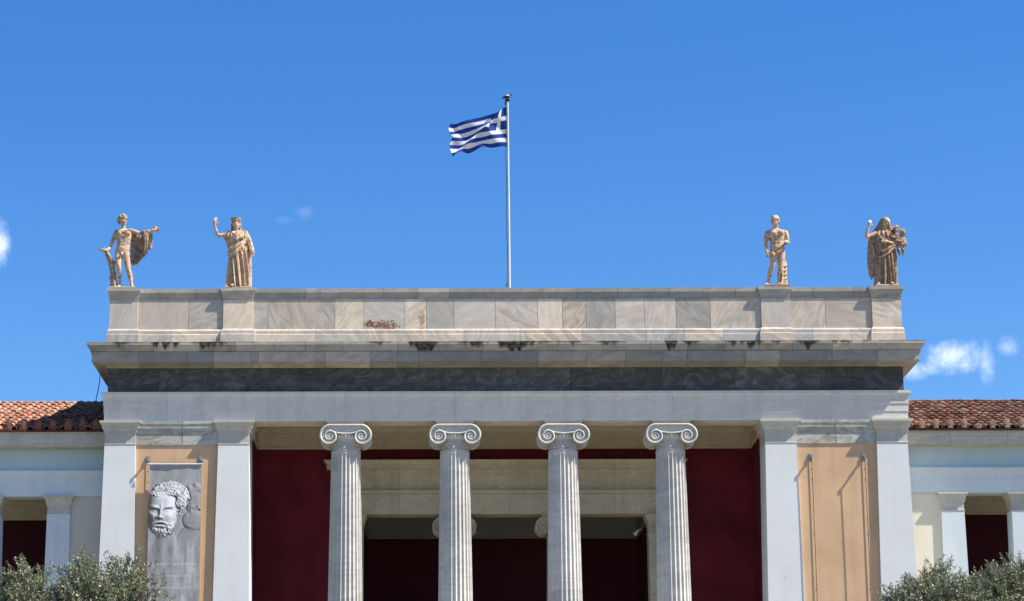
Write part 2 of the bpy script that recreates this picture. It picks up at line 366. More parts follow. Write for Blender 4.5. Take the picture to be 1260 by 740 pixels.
def sweep(mb, x0, x1, y0, yb, prof, joints=(), left=True, right=True, thick=.3, lo=.86, hi=1.12, groove=.011, step=None, stain=None, tints=None):
    """moulding of profile [(projection, z)...] bottom to top, run along the front edge y0 from x0 to x1 and back along the ends.
    joints: x of the slab joints; step: extra divisions so that a stain(x, z) can follow them"""
    pr = list(prof) + [(-thick, prof[-1][1]), (-thick, prof[0][1])]
    st = []      # (x, y, nx, ny, inset)
    if left: st += [(x0, yb, -1, 0, 0), (x0, y0, -1, -1, 0)]
    else: st += [(x0, y0, 0, -1, 0)]
    xs = [(j, 'j') for j in sorted(joints) if x0 + .05 < j < x1 - .05]
    if step:
        n = int((x1 - x0) / step); xs += [(x0 + (x1 - x0) * i / n, 's') for i in range(1, n)]
        xs = sorted(q for q in xs if q[1] == 'j' or all(abs(q[0] - j) > 2 * groove for j in joints))
    seg = 0; segs = []
    for x, kd in xs:
        if kd == 'j':
            st += [(x - groove, y0, 0, -1, 0), (x, y0, 0, -1, groove), (x + groove, y0, 0, -1, 0)]
        else: st += [(x, y0, 0, -1, 0)]
    if right: st += [(x1, y0, 1, -1, 0), (x1, yb, 1, 0, 0)]
    else: st += [(x1, y0, 0, -1, 0)]
    rings = []
    for (x, y, nx, ny, ins) in st:
        ring = []
        for i, (o, z) in enumerate(pr):
            oo = o if i >= len(prof) else o - ins
            ring.append((x + nx * oo, y + ny * oo, z))
        rings.append(ring)
    n = len(pr); base = len(mb.v)
    for r in rings: mb.v += r
    cur = rnd_tint(lo, hi); jset = sorted(j for j, k in xs if k == 'j'); last = -1; k = 0
    for i in range(len(rings) - 1):
        xm = (st[i][0] + st[i + 1][0]) / 2
        s_ = sum(1 for j in jset if j < xm)
        if s_ != last: cur = (tints[s_] if tints and s_ < len(tints) else rnd_tint(lo, hi)); last = s_
        dark = st[i][4] > 0 or st[i + 1][4] > 0
        for j in range(n):
            kk = (j + 1) % n
            mb.f.append([base + i * n + j, base + (i + 1) * n + j, base + (i + 1) * n + kk, base + i * n + kk])
            tt = cur
            if dark: tt = (cur[0] * .62, cur[1], cur[2])
            if stain:
                zm = (pr[j][1] + pr[kk][1]) / 2; tt = (tt[0], tt[1], stain(xm, zm, j))
            mb.t.append(tt); mb.mi.append(0)
    mb.f.append([base + j for j in range(n)]); mb.t.append(cur); mb.mi.append(0)
    mb.f.append([base + (len(rings) - 1) * n + j for j in range(n)][::-1]); mb.t.append(cur); mb.mi.append(0)

PXM = 45.0
def P0(pairs, y=0.0):
    """profile from (projection in photo px, photo y)"""
    return [(o / PXM, WZ(py, y)) for o, py in pairs]

# ------------------------------------------------------------------ the ground
mt, t, b = new_mat("forecourt_ground")
o_ = t.nodes.new("ShaderNodeTexCoord").outputs['Object']
c = ramp(t, nse(t, o_, .35, 6, .6), [(.3, (.10, .105, .06)), (.7, (.24, .21, .155))])
c = mixc(t, .3, c, ramp(t, nse(t, o_, 30, 4, .7), [(.3, (.07, .07, .045)), (.7, (.26, .23, .18))]))
t.links.new(c, b.inputs['Base Color']); b.inputs['Roughness'].default_value = .95
bump(t, b, nse(t, o_, 40, 4, .7), .4, .02); M['ground'] = mt
g = MB(); g.add([(-4000, -4000, 0), (4000, -4000, 0), (4000, 4000, 0), (-4000, 4000, 0)], [(0, 1, 2, 3)])
tag(g.build("ground", M['ground']), kind='structure')
mt, t, b = new_mat("path_paving")
o_ = t.nodes.new("ShaderNodeTexCoord").outputs['Object']
br = t.nodes.new("ShaderNodeTexBrick"); br.inputs['Scale'].default_value = 1.0; br.inputs['Brick Width'].default_value = .8; br.inputs['Row Height'].default_value = .4; br.inputs['Mortar Size'].default_value = .012
br.inputs['Color1'].default_value = (.42, .39, .33, 1); br.inputs['Color2'].default_value = (.50, .46, .39, 1); br.inputs['Mortar'].default_value = (.2, .18, .15, 1)
t.links.new(o_, br.inputs[0]); t.links.new(br.outputs[0], b.inputs['Base Color']); b.inputs['Roughness'].default_value = .85; M['path'] = mt
g = MB(); g.add([(-5, -120, .004), (5, -120, .004), (5, -10.6, .004), (-5, -10.6, .004)], [(0, 1, 2, 3)])
tag(g.build("path", M['path']), kind='structure')

# ------------------------------------------------------------------ the portico
XL, XR = WX(128.2, 500), WX(1117.2, 500)
FLOOR = WZ(950)
Z_ARCH = WZ(517.6)                       # underside of the architrave
YB = 9.0                                  # back of the portico block
POR = empty("museum_portico", (0, 0, 0))
tag(POR, "tall neoclassical museum portico of pale marble with four fluted columns under a parapet with statues", "building")
# podium and stairs
p = MB(); p.box(XL - .35, XR + .35, -.7, YB, 0, FLOOR, (1, .3, 0)); p.build("podium", M['floor'], POR)
p = MB()
ns = 16
for i in range(ns):
    p.box(WX(311, 545) + .4, WX(936, 545) - .4, -.704 - (ns - i) * .32, -.704 - (ns - i - 1) * .32, 0, FLOOR * (i + 1) / (ns + 1), rnd_tint(.95, 1.05))
p.build("steps", M['floor'], POR)
# pilasters: (left, right) px at the capital's neck
PIL = [(128.5, 166.6), (268.4, 306.4), (942.0, 979.9), (1079.4, 1117.2)]
def shaft_half(zz): return .422 + .0155 * max(0, (Z_ARCH - .65 - zz))
cap_prof = P0([(.0, 546.4), (.55, 545.9), (.55, 545.2), (0, 544.7), (0, 532.2), (1.2, 531.8), (1.2, 529.4), (2.2, 528.0), (3.4, 526.6), (3.4, 525.6), (4.2, 522.0), (5.6, 520.4), (6.2, 520.2), (6.2, 517.62)])
Z_NECK = cap_prof[0][1]
pil_x = []
for i, (a, bb) in enumerate(PIL):
    cx = (WX(a, 550) + WX(bb, 550)) / 2; pil_x.append(cx)
    dep = 1.15 if i in (1, 2) else .9
    m_ = MB(); rings = []; tl = []
    for zz in (FLOOR, FLOOR + 2.5, FLOOR + 5, Z_NECK):
        hw = shaft_half(zz); rings.append([(cx - hw, 0, zz), (cx + hw, 0, zz), (cx + hw, dep, zz), (cx - hw, dep, zz)])
    m_.loft(rings)
    po = m_.build("pilaster", M['white'], POR)
    c_ = MB(); h = .422
    sweep(c_, cx - h, cx + h, 0, dep, cap_prof, lo=.95, hi=1.08, thick=.2)
    c_.box(cx - h + .19, cx + h - .19, .19, dep - .01, Z_NECK, Z_ARCH - .003)
    c_.build("capital", M['cap'], po)
# wall panels between the outer pilaster pairs
for (i, j) in ((0, 1), (2, 3)):
    x0, x1 = pil_x[i] + .35, pil_x[j] - .35
    w_ = MB(); w_.box(x0, x1, .085, .6, FLOOR, Z_NECK - .002); w_.build("wall_panel", M['orange'], POR)
    w_ = MB()
    sweep(w_, x0, x1, .06, .6, P0([(0, 546.4), (0, 531.8), (.9, 531.2), (.9, 528), (2.2, 526.2), (2.2, 524.6), (3.0, 521), (3.0, 517.7)]), joints=[(x0 + x1) / 2 + random.uniform(-.3, .3)], left=False, right=False, lo=.9, hi=1.05)
    w_.build("panel_cornice", M['band'], POR)
# architrave: three fasciae and a crowning moulding
JA = [WX(x, 500) for x in (206, 330, 425, 560, 694, 828, 935, 1022)]
a_ = MB()
sweep(a_, XL, XR, 0, YB, P0([(-.2, 517.6), (-.2, 507.8), (.5, 507.4), (.5, 498.4), (1.2, 498.0), (1.2, 491.4), (1.8, 490.6), (1.6, 489.6), (2.4, 487.4), (3.6, 485.6), (3.6, 482.4)]), joints=JA, lo=.97, hi=1.03, thick=.86, groove=.004)
a_.build("architrave", M['archi'], POR)
# underside lining of the architrave between the supports (weathered soffit)
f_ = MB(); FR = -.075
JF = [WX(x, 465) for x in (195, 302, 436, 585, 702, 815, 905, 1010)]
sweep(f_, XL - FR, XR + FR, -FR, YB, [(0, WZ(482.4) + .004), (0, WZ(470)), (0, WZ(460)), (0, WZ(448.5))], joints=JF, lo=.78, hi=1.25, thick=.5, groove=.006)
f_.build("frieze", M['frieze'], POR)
# cornice with black runoff stains under its edge
CZ0, CZ1 = WZ(449.5), WZ(421.6 - 1.2, -.43)
zc = lambda q: CZ0 + (CZ1 - CZ0) * q
STAINS = [(150, 14, .35), (204, 20, .55), (258, 24, .5), (467, 16, .35), (522, 16, 1.0), (508, 6, .5), (575, 8, .35), (583, 20, .45), (634, 15, 1.0), (622, 10, .6), (655, 30, .35), (700, 20, .3),
          (750, 22, .4), (826, 8, 1.0), (850, 12, .5), (900, 9, .45), (925, 16, .55), (957, 10, .35), (993, 16, .6), (1035, 15, .35), (115, 10, .35), (1065, 10, .15)]
STW = [(WX(a, 421, -.43), w / PXM, d) for a, w, d in STAINS]
def cstain(x, z, j):
    q = (CZ1 - z) / (CZ1 - CZ0); s_ = 0
    for (sx, w, d) in STW:
        u = (x - sx) / w
        if abs(u) < 1.3:
            dep = d * .60 * (1 - u * u * .75) * (1 + .9 * mnoise.noise((x * 7, 3.1, 0)))
            k = (dep - q) / .16 + .55 * mnoise.noise((x * 34, z * 3, 2.2)) * (q > .08)
            s_ = max(s_, min(1, max(0, k)) * (.9 + .25 * mnoise.noise((x * 9, z * 14, 0))))
    s_ = max(s_, (.55 + .5 * mnoise.noise((x * 1.7, 1.3, 0))) * max(0, 1 - q / .07) * (mnoise.noise((x * .9, 5.5, 0)) > -.15))
    s_ = max(s_, .55 * max(0, mnoise.noise((x * 2.3, z * 5, 7)) - .25))
    return max(0, min(1, s_))
def dense(pr, n=4):
    out = []
    for (o0, z0), (o1, z1) in zip(pr, pr[1:]):
        m2 = max(1, int(abs(z1 - z0) / .02))
        for i in range(m2): out.append((o0 + (o1 - o0) * i / m2, z0 + (z1 - z0) * i / m2))
    return out + [pr[-1]]
cpr1 = dense([(-.02, zc(-.10)), (-.02, zc(-.02)), (.05, zc(.0)), (.05, zc(.05)), (.315, zc(.07)), (.315, zc(.09)), (.335, zc(.09)), (.335, zc(.46)), (.36, zc(.475)), (.36, zc(.535))])
cpr2 = dense([(.335, zc(.5355)), (.335, zc(.565)), (.37, zc(.575)), (.37, zc(.615)), (.385, zc(.66)), (.415, zc(.76)), (.44, zc(.82)), (.44, zc(.845)), (.465, zc(.85)), (.465, zc(1.0))])
JC = [WX(x, 428, -.35) for x in (152, 190, 246, 290, 338, 376, 422, 489, 540, 594, 640, 686, 742, 800, 846, 892, 933, 975, 1024, 1061)]
JC2 = [WX(x, 442, -.35) for x in (170, 230, 262, 309, 318, 400, 455, 489, 515, 593, 662, 722, 770, 815, 846, 918, 960, 1024, 1080)]
c_ = MB()
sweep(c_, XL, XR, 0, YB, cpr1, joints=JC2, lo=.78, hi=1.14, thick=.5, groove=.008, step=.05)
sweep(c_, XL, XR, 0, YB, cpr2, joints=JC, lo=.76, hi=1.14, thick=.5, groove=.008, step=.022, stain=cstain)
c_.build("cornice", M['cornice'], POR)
# parapet wall, its piers and caps
Z_PB, Z_PT = CZ1 - .02, WZ(355.0, .05)
PX0, PX1 = WX(134.8, 385), WX(1109.6, 385)
JP = [WX(x, 385, .07) for x in (232, 329.6, 412, 447.5, 498, 524.5, 558.5, 609.5, 661.5, 692, 721, 757, 793, 832, 874, 1016)]
PT = [(0.9, 0.42, 0), (1.02, 0.12, 0), (0.86, 0.65, 0), (1.04, 0.33, 0), (1.06, 0.86, 0), (1.12, 0.22, 0), (0.92, 0.74, 0), (1.14, 0.18, 0), (1.05, 0.93, 0), (1.12, 0.55, 0), (0.86, 0.27, 0), (0.92, 0.68, 0), (1.1, 0.08, 0), (1.04, 0.48, 0), (0.84, 0.8, 0), (0.98, 0.37, 0), (0.82, 0.99, 0), (1.05, 0.15, 0)]
w_ = MB()
sweep(w_, PX0, PX1, .09, YB, [(0, WZ(404.2)), (0, WZ(395)), (0, WZ(385)), (0, WZ(367.2))], joints=JP, tints=PT, thick=.35, groove=.008)
w_.build("parapet_wall", M['parapet'], POR)
w_ = MB()
JB = [WX(x, 410, .07) for x in (211, 300, 388, 453, 507, 571, 640, 716, 795, 842, 890, 1000, 1047)]
sweep(w_, PX0, PX1, .09, YB, [(.062, Z_PB), (.062, WZ(411.2)), (.045, WZ(410.6)), (.05, WZ(406.6)), (.04, WZ(405.2)), (.02, WZ(404.4)), (0, WZ(404.25))], joints=JB, lo=.98, hi=1.12, thick=.36, groove=.006)
w_.build("parapet_base", M['parapet'], POR)
w_ = MB()
JK = [WX(x, 360, .05) for x in (197, 240, 376, 394, 472, 514, 553, 596, 668, 709, 760, 823, 864, 905, 950, 1000, 1050)]
sweep(w_, PX0, PX1, .09, YB, [(0, WZ(367.0)), (.008, WZ(366.6)), (.012, WZ(364.5)), (.035, WZ(361.5)), (.05, WZ(359.6)), (.06, WZ(359.4)), (.06, Z_PT)], joints=JK, lo=.88, hi=1.12, thick=.6, groove=.006)
w_.build("parapet_coping", M['cornice'], POR)
PIERS = [(134.6, 169.0), (274.6, 310.9), (937.2, 971.7), (1073.6, 1109.6)]
pier_x = []; PY0 = .035
for i, (a, bb) in enumerate(PIERS):
    x0, x1 = WX(a, 385), WX(bb, 385); pier_x.append(((x0 + x1) / 2, (x1 - x0) / 2))
    q_ = MB(); tn = rnd_tint(1.0, 1.1); yb_ = .62
    q_.box(x0, x1, PY0, yb_, Z_PB, Z_PT - .01, tn); po = q_.build("parapet_pier", M['parapet'], POR)
    q_ = MB(); sweep(q_, x0, x1, PY0, yb_, [(.065, Z_PB + .002), (.065, WZ(411.0)), (.05, WZ(410.4)), (.05, WZ(406.4)), (.035, WZ(404.9)), (.012, WZ(404.0)), (.004, WZ(403.9))], lo=1.0, hi=1.1, thick=.1)
    q_.build("pier_base", M['parapet'], po)
    q_ = MB(); sweep(q_, x0, x1, PY0, yb_, [(.004, WZ(368.6)), (.012, WZ(368.4)), (.012, WZ(366.4)), (.02, WZ(365.8)), (.03, WZ(362)), (.055, WZ(359.2)), (.075, WZ(358)), (.08, WZ(357.6)), (.08, Z_PT + .012)], lo=.95, hi=1.1, thick=.2)
    q_.box(x0 + .15, x1 - .15, PY0 + .15, yb_ - .02, WZ(362), Z_PT + .008)
    q_.build("pier_cap", M['cornice'], po)
# roof behind the parapet (low pitch, out of sight from the forecourt)
RFX0, RFX1 = PX0 + .1, PX1 - .1
r_ = MB(); za, zb = Z_PT - .35, Z_PT + 1.35
r_.add([(RFX0, .75, za - .6), (RFX1, .75, za - .6), (RFX1, YB, za - .6), (RFX0, YB, za - .6), (RFX0, .75, za), (RFX1, .75, za), (RFX1, YB, zb), (RFX0, YB, zb)],
       [(0, 3, 2, 1), (4, 5, 6, 7), (0, 1, 5, 4), (1, 2, 6, 5), (2, 3, 7, 6), (3, 0, 4, 7)])
r_.build("roof", M['cornice'], POR)
# porch: ceiling, back wall, side walls
YW = 2.88
PORCH_L, PORCH_R = pil_x[1] + .42, pil_x[2] - .42
ZC = WZ(500)
q_ = MB(); q_.box(XL + .1, XR - .1, .87, YB, ZC, ZC + .2); q_.build("ceiling", M['inner'], POR)
zib = WZ(553.0, YW)                        # bottom of the band round the porch
# inner screen: centre line and half opening
XC = 0.0
S_OPEN = 181 / PXM; S_OUT = 216 / PXM
q_ = MB(); 
q_.box(PORCH_L - .3, XC - S_OUT + .2, YW, YW + .6, FLOOR, ZC); q_.box(XC + S_OUT - .2, PORCH_R + .3, YW, YW + .6, FLOOR, ZC)
zsc = WZ(569, YW)                          # top of the inner entablature
q_.box(XC - S_OUT + .19, XC + S_OUT - .19, YW + .002, YW + .598, zsc - .3, ZC - .01)
q_.build("porch_back_wall", M['red'], POR)
for (a_x, b_x) in ((PORCH_L - .4, PORCH_L + .02), (PORCH_R - .02, PORCH_R + .4)):
    q_ = MB(); q_.box(a_x, b_x, 1.151, YW + .3, FLOOR, ZC - .02); q_.build("porch_side_wall", M['red'], POR)
# band of mouldings round the top of the porch, on back wall and side walls
def ring_band(pr, name, mat, L, Rr, yback, yfront, parent):
    q = MB(); path = [(L, yfront, 1, 0), (L, yback, 1, -1), (Rr, yback, -1, -1), (Rr, yfront, -1, 0)]
    full = list(pr) + [(-.1, pr[-1][1]), (-.1, pr[0][1])]
    rings = [[(x + nx * o, y + ny * o, z) for o, z in full] for x, y, nx, ny in path]
    q.loft(rings, (1, .4, 0)); return q.build(name, mat, parent)
ring_band([(.06, zib), (.06, zib + .05), (.03, zib + .06), (.03, zib + .40), (.07, zib + .42), (.07, zib + .47), (.14, zib + .52), (.18, zib + .6), (.18, ZC - .03)], "porch_band", M['inner'], PORCH_L + .02, PORCH_R - .02, YW, 1.15, POR)
# inner (screen) entablature
zi = lambda py: WZ(py, YW)
q_ = MB()
EL, ER = XC - S_OUT - .02, XC + S_OUT + .02
ipr = [(0, zi(633.3)), (0, zi(625.2)), (.025, zi(624.6)), (.025, zi(618)), (.05, zi(617.4)), (.05, zi(611)), (.085, zi(610.2)), (.085, zi(609)), (.06, zi(608.6)), (.11, zi(606)), (.11, zi(604.5)),
       (.0, zi(604.4)), (0, zi(584.2)), (.05, zi(583.8)), (.05, zi(582)), (.12, zi(580.5)), (.12, zi(579.4)), (.24, zi(579.0)), (.24, zi(573)), (.27, zi(572)), (.32, zi(569.5)), (.32, zi(568.5))]
sweep(q_, EL, ER, YW - .06, YW + .55, ipr, joints=[XC - 3.0, XC - 1.45, XC + .1, XC + 1.45, XC + 3.1], lo=.94, hi=1.08, thick=.62, groove=.005)
q_.build("screen_entablature", M['inner'], POR)
# screen antae
Z_SA = zi(633.5)
for sg in (-1, 1):
    x0, x1 = sorted((XC + sg * S_OPEN, XC + sg * (S_OUT)))
    q_ = MB(); zz = FLOOR; k = 0
    while zz < Z_SA - .6:
        z2 = min(zz + random.uniform(.8, 1.1), Z_SA - .52)
        if Z_SA - .52 - z2 < .3: z2 = Z_SA - .52
        q_.box(x0, x1, YW - .055, YW + .55, zz, z2 - .006, rnd_tint(.85, 1.1)); zz = z2
        if z2 >= Z_SA - .53: break
    an = q_.build("screen_anta", M['inner'], POR)
    q_ = MB(); zt = Z_SA
    sweep(q_, x0, x1, YW - .055, YW + .55, [(0, zt - .525), (.015, zt - .52), (.015, zt - .50), (0, zt - .49), (0, zt - .30), (.02, zt - .29), (.03, zt - .2), (.06, zt - .14), (.07, zt - .1), (.1, zt - .05), (.1, zt - .002)], thick=.15)
    # carved band of rosettes on the neck
    for kx in range(4):
        xx = x0 + (x1 - x0) * (kx + .5) / 4
        q_.ell((xx, YW - .06, zt - .395), (.055, .02, .06), nu=10, nv=6)
        q_.ell((xx, YW - .075, zt - .395), (.02, .02, .02), nu=8, nv=5)
    q_.build("capital", M['inner'], an)

# ------------------------------------------------------------------ Ionic columns
def volute_capital(cx, cy, ztop, s, neckR, depth, mat, parent, tint=(1, .5, 0)):
    """front and back spirals joined by bolsters; s scales a capital 1.38 m wide"""
    q = MB(); k = s / PXM
    aw, ah = 24 * k, 3.7 * k
    # abacus with a carved ovolo edge
    rings = []
    for (w, z) in ((21.6 * k, ztop - ah), (22.6 * k, ztop - ah * .55), (24 * k, ztop - ah * .25), (24 * k, ztop - .004)):
        hd = depth / 2 + (w - 22 * k); rings.append([(cx - w, cy - hd, z), (cx + w, cy - hd, z), (cx + w, cy + hd, z), (cx - w, cy + hd, z)])
    q.loft(rings, tint)
    vz = ztop - 18.8 * k; vx = 19.6 * k; R0 = 10.0 * k; RS = 13.5 * k
    for sgn in (-1, 1):
        vc = cx + sgn * vx
        # bolster, narrowing in the middle
        rings = []
        for f_, rr in ((0, .86), (.03, .92), (.09, .95), (.2, .78), (.5, .66), (.8, .78), (.91, .95), (.97, .92), (1, .86)):
            rings.append([(vc + R0 * rr * math.cos(2 * math.pi * i / 32), cy - depth / 2 + depth * f_, vz + R0 * rr * math.sin(2 * math.pi * i / 32)) for i in range(32)])
        q.loft(rings, tint)
        for fy in (-1, 1):
            yf = cy + fy * (depth / 2 + .004); pts = []; rad = []
            turns = 2.7; n = 100
            for i in range(n + 1):
                f_ = i / n; th = turns * 2 * math.pi * f_
                r = R0 * (1 - f_) ** .95 * (1.0) + R0 * .12 * f_
                r = RS * math.exp(-2.05 * f_)
                # left volute unwinds from the top centre outward
                ang = math.pi / 2 + (th if sgn < 0 else -th)
                pts.append((vc + r * math.cos(ang), yf + fy * .04 * s * (1 - .3 * f_), vz + r * math.sin(ang)))
                rad.append((1.55 * (1 - .55 * f_)) * k)
            q.tube(pts, rad, 8, tint)
            one = pts[:int(n / turns)]; q.loft([[(a_, yf - fy * .07, c_) for a_, b_, c_ in one], [(a_, yf + fy * .004, c_) for a_, b_, c_ in one]], tint)
            q.ell((vc, yf + fy * .012, vz), (1.9 * k, 1.6 * k, 1.9 * k), nu=12, nv=8, tint=tint)
    # canalis: sagging channel between the two volutes
    for fy in (-1, 1):
        yf = cy + fy * (depth / 2 - .018)
        n = 16; up = []; lo_ = []
        for i in range(n + 1):
            x = -vx + 2 * vx * i / n
            up.append((cx + x, ztop - ah - .001)); sag = 1.5 * k * (1 - (x / vx) ** 2); lo_.append((cx + x, vz + 4.6 * k - sag + 3.2 * k * abs(x / vx) ** 3))
        rings = [[(lo_[i][0], yf - .02, lo_[i][1]), (up[i][0], yf - .02, up[i][1]), (up[i][0], yf + .02, up[i][1]), (lo_[i][0], yf + .02, lo_[i][1])] for i in range(n + 1)]
        q.loft(rings, tint)
        q.tube([(x, cy + fy * (depth / 2 + .03 * s), z) for x, z in lo_], 1.0 * k, 8, tint)
        q.tube([(cx - vx - .004, cy + fy * (depth / 2 + .04 * s), vz + RS), (cx + vx + .004, cy + fy * (depth / 2 + .04 * s), vz + RS)], 1.5 * k, 8, tint)
    # body between front and back, echinus and its egg moulding
    q.box(cx - vx, cx + vx, cy - depth / 2 + .06, cy + depth / 2 - .06, vz + R0 * .2, ztop - ah, tint)
    er = neckR * 1.13
    rings = []
    for (rr, z) in ((neckR * 1.0, vz - 3.6 * k), (er * .98, vz - 2.6 * k), (er, vz), (er * .98, vz + 2.4 * k), (neckR * .95, vz + 3.4 * k)):
        rings.append([(cx + rr * math.cos(2 * math.pi * i / 48), cy + rr * math.sin(2 * math.pi * i / 48), z) for i in range(48)])
    q.loft(rings, tint)
    for i in range(28):
        a = 2 * math.pi * i / 28
        q.ell((cx + er * math.cos(a), cy + er * math.sin(a), vz + .2 * k), (1.7 * k, 1.7 * k, 2.6 * k), nu=8, nv=6, tint=tint)
    return q.build("capital", mat, parent, smooth=50)

def fluted_shaft(cx, cy, z0, z1, r0, r1, nf=24, sub=9, base=True):
    q = MB(); zs = [z0 + (z1 - z0) * i / 26 for i in range(27)]; drums = [random.uniform(.83, 1.1) for _ in range(6)]; seeds = [random.random() for _ in range(6)]
    zs = zs[:-1] + [z1 - .16, z1 - .11, z1 - .07, z1 - .05, z1 - .02, z1]; zs = sorted(set(zs))
    rings = []; tints = []
    for z in zs:
        f_ = (z - z0) / (z1 - z0); r = r0 + (r1 - r0) * (f_ ** 1.25)
        end = min(1, max(0, (z1 - .07 - z) / .09)); end = math.sqrt(max(0, end * (2 - end)))
        dp = r * .095 * end; ring = []
        for i in range(nf):
            for j in range(sub):
                a = 2 * math.pi * (i + j / sub) / nf
                u = j / sub; 
                if u < .16: d = 0
                else: w = (u - .16) / .84; d = math.sqrt(max(0, 1 - (2 * w - 1) ** 2))
                rr = r - dp * d
                ring.append((cx + rr * math.cos(a), cy + rr * math.sin(a), z))
        rings.append(ring); di = min(5, int(f_ * 6)); tints.append((drums[di], seeds[di], 0))
    q.loft(rings, tints=tints)
    if base:
        for (ra, rb, za, zb) in ((1.36, 1.36, -.38, -.22), ):
            q.box(cx - r0 * ra, cx + r0 * ra, cy - r0 * ra, cy + r0 * ra, z0 + za, z0 + zb)
        rings = []
        for (rr, z) in ((1.3, -.22), (1.34, -.17), (1.3, -.12), (1.16, -.11), (1.14, -.08), (1.2, -.07), (1.22, -.04), (1.18, -.01), (1.0, .0)):
            rings.append([(cx + rr * r0 * math.cos(2 * math.pi * i / 48), cy + rr * r0 * math.sin(2 * math.pi * i / 48), z0 + z) for i in range(48)])
        q.loft(rings)
    return q
COLX = [425.0, 559.8, 693.9, 827.0]
R_TOP = 36.2 / 2 / PXM
CY = .475
for px in COLX:
    cx = WX(px, 555)
    zn = WZ(553.5, 0)
    q_ = fluted_shaft(cx, CY, FLOOR + .38, zn, .515, R_TOP)
    # smooth carved necking with an astragal
    rings = []
    for (rr, z) in ((R_TOP * 1.02, zn - .01), (R_TOP * 1.03, zn + .02), (R_TOP * .93, zn + .03), (R_TOP * .90, zn + .12), (R_TOP * .93, zn + .3), (R_TOP * .98, zn + .36)):
        rings.append([(cx + rr * math.cos(2 * math.pi * i / 48), CY + rr * math.sin(2 * math.pi * i / 48), z) for i in range(48)])
    q_.loft(rings, rnd_tint(.8, .9))
    for i in range(20):
        a = 2 * math.pi * i / 20
        for (zz, ra) in ((.10, .045), (.2, .05)):
            q_.ell((cx + R_TOP * .9 * math.cos(a + zz * 2), CY + R_TOP * .9 * math.sin(a + zz * 2), zn + zz), (.035, .035, ra), nu=7, nv=5, tint=(.85, .5, 0))
    co = q_.build("column", M['column'], POR, smooth=28)
    volute_capital(cx, CY, Z_ARCH, 1.0, R_TOP * .92, .82, M['column'], co)
for sg in (-1, 1):
    cx = XC + sg * 1.452; rr = .285; zt = Z_SA; cy = YW + .24
    q_ = fluted_shaft(cx, cy, FLOOR + .3, zt - .52, .36, rr)
    co = q_.build("screen_column", M['inner'], POR, smooth=28)
    volute_capital(cx, cy, zt, .87, rr * .95, .56, M['inner'], co)
# vestibule behind the screen
YV = 6.55
zv = lambda py: WZ(py, YV)
VL, VR = XC - 181 / PXM - .002, XC + 181 / PXM + .002
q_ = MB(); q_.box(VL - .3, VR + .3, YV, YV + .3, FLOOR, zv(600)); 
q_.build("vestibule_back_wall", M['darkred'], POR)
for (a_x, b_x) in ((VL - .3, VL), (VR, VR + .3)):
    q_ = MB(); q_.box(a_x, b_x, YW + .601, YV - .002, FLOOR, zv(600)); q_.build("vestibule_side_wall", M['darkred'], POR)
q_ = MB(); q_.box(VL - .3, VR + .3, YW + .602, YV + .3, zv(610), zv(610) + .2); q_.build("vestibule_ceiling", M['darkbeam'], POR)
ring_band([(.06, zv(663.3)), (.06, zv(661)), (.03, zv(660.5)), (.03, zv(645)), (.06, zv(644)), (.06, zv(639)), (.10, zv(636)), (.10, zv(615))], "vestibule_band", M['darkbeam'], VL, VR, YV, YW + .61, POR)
# tall doors in the vestibule
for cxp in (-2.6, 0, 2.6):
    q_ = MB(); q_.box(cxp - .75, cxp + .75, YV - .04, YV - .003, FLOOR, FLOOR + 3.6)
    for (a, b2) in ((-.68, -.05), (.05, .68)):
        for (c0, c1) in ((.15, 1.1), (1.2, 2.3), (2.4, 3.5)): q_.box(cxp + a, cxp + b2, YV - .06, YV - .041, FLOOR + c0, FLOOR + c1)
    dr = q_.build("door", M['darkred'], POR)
    q_ = MB(); q_.tube([(cxp + .1, YV - .1, FLOOR + 1.0), (cxp + .1, YV - .1, FLOOR + 1.3)], .015); q_.build("handle", M['metal'], dr)

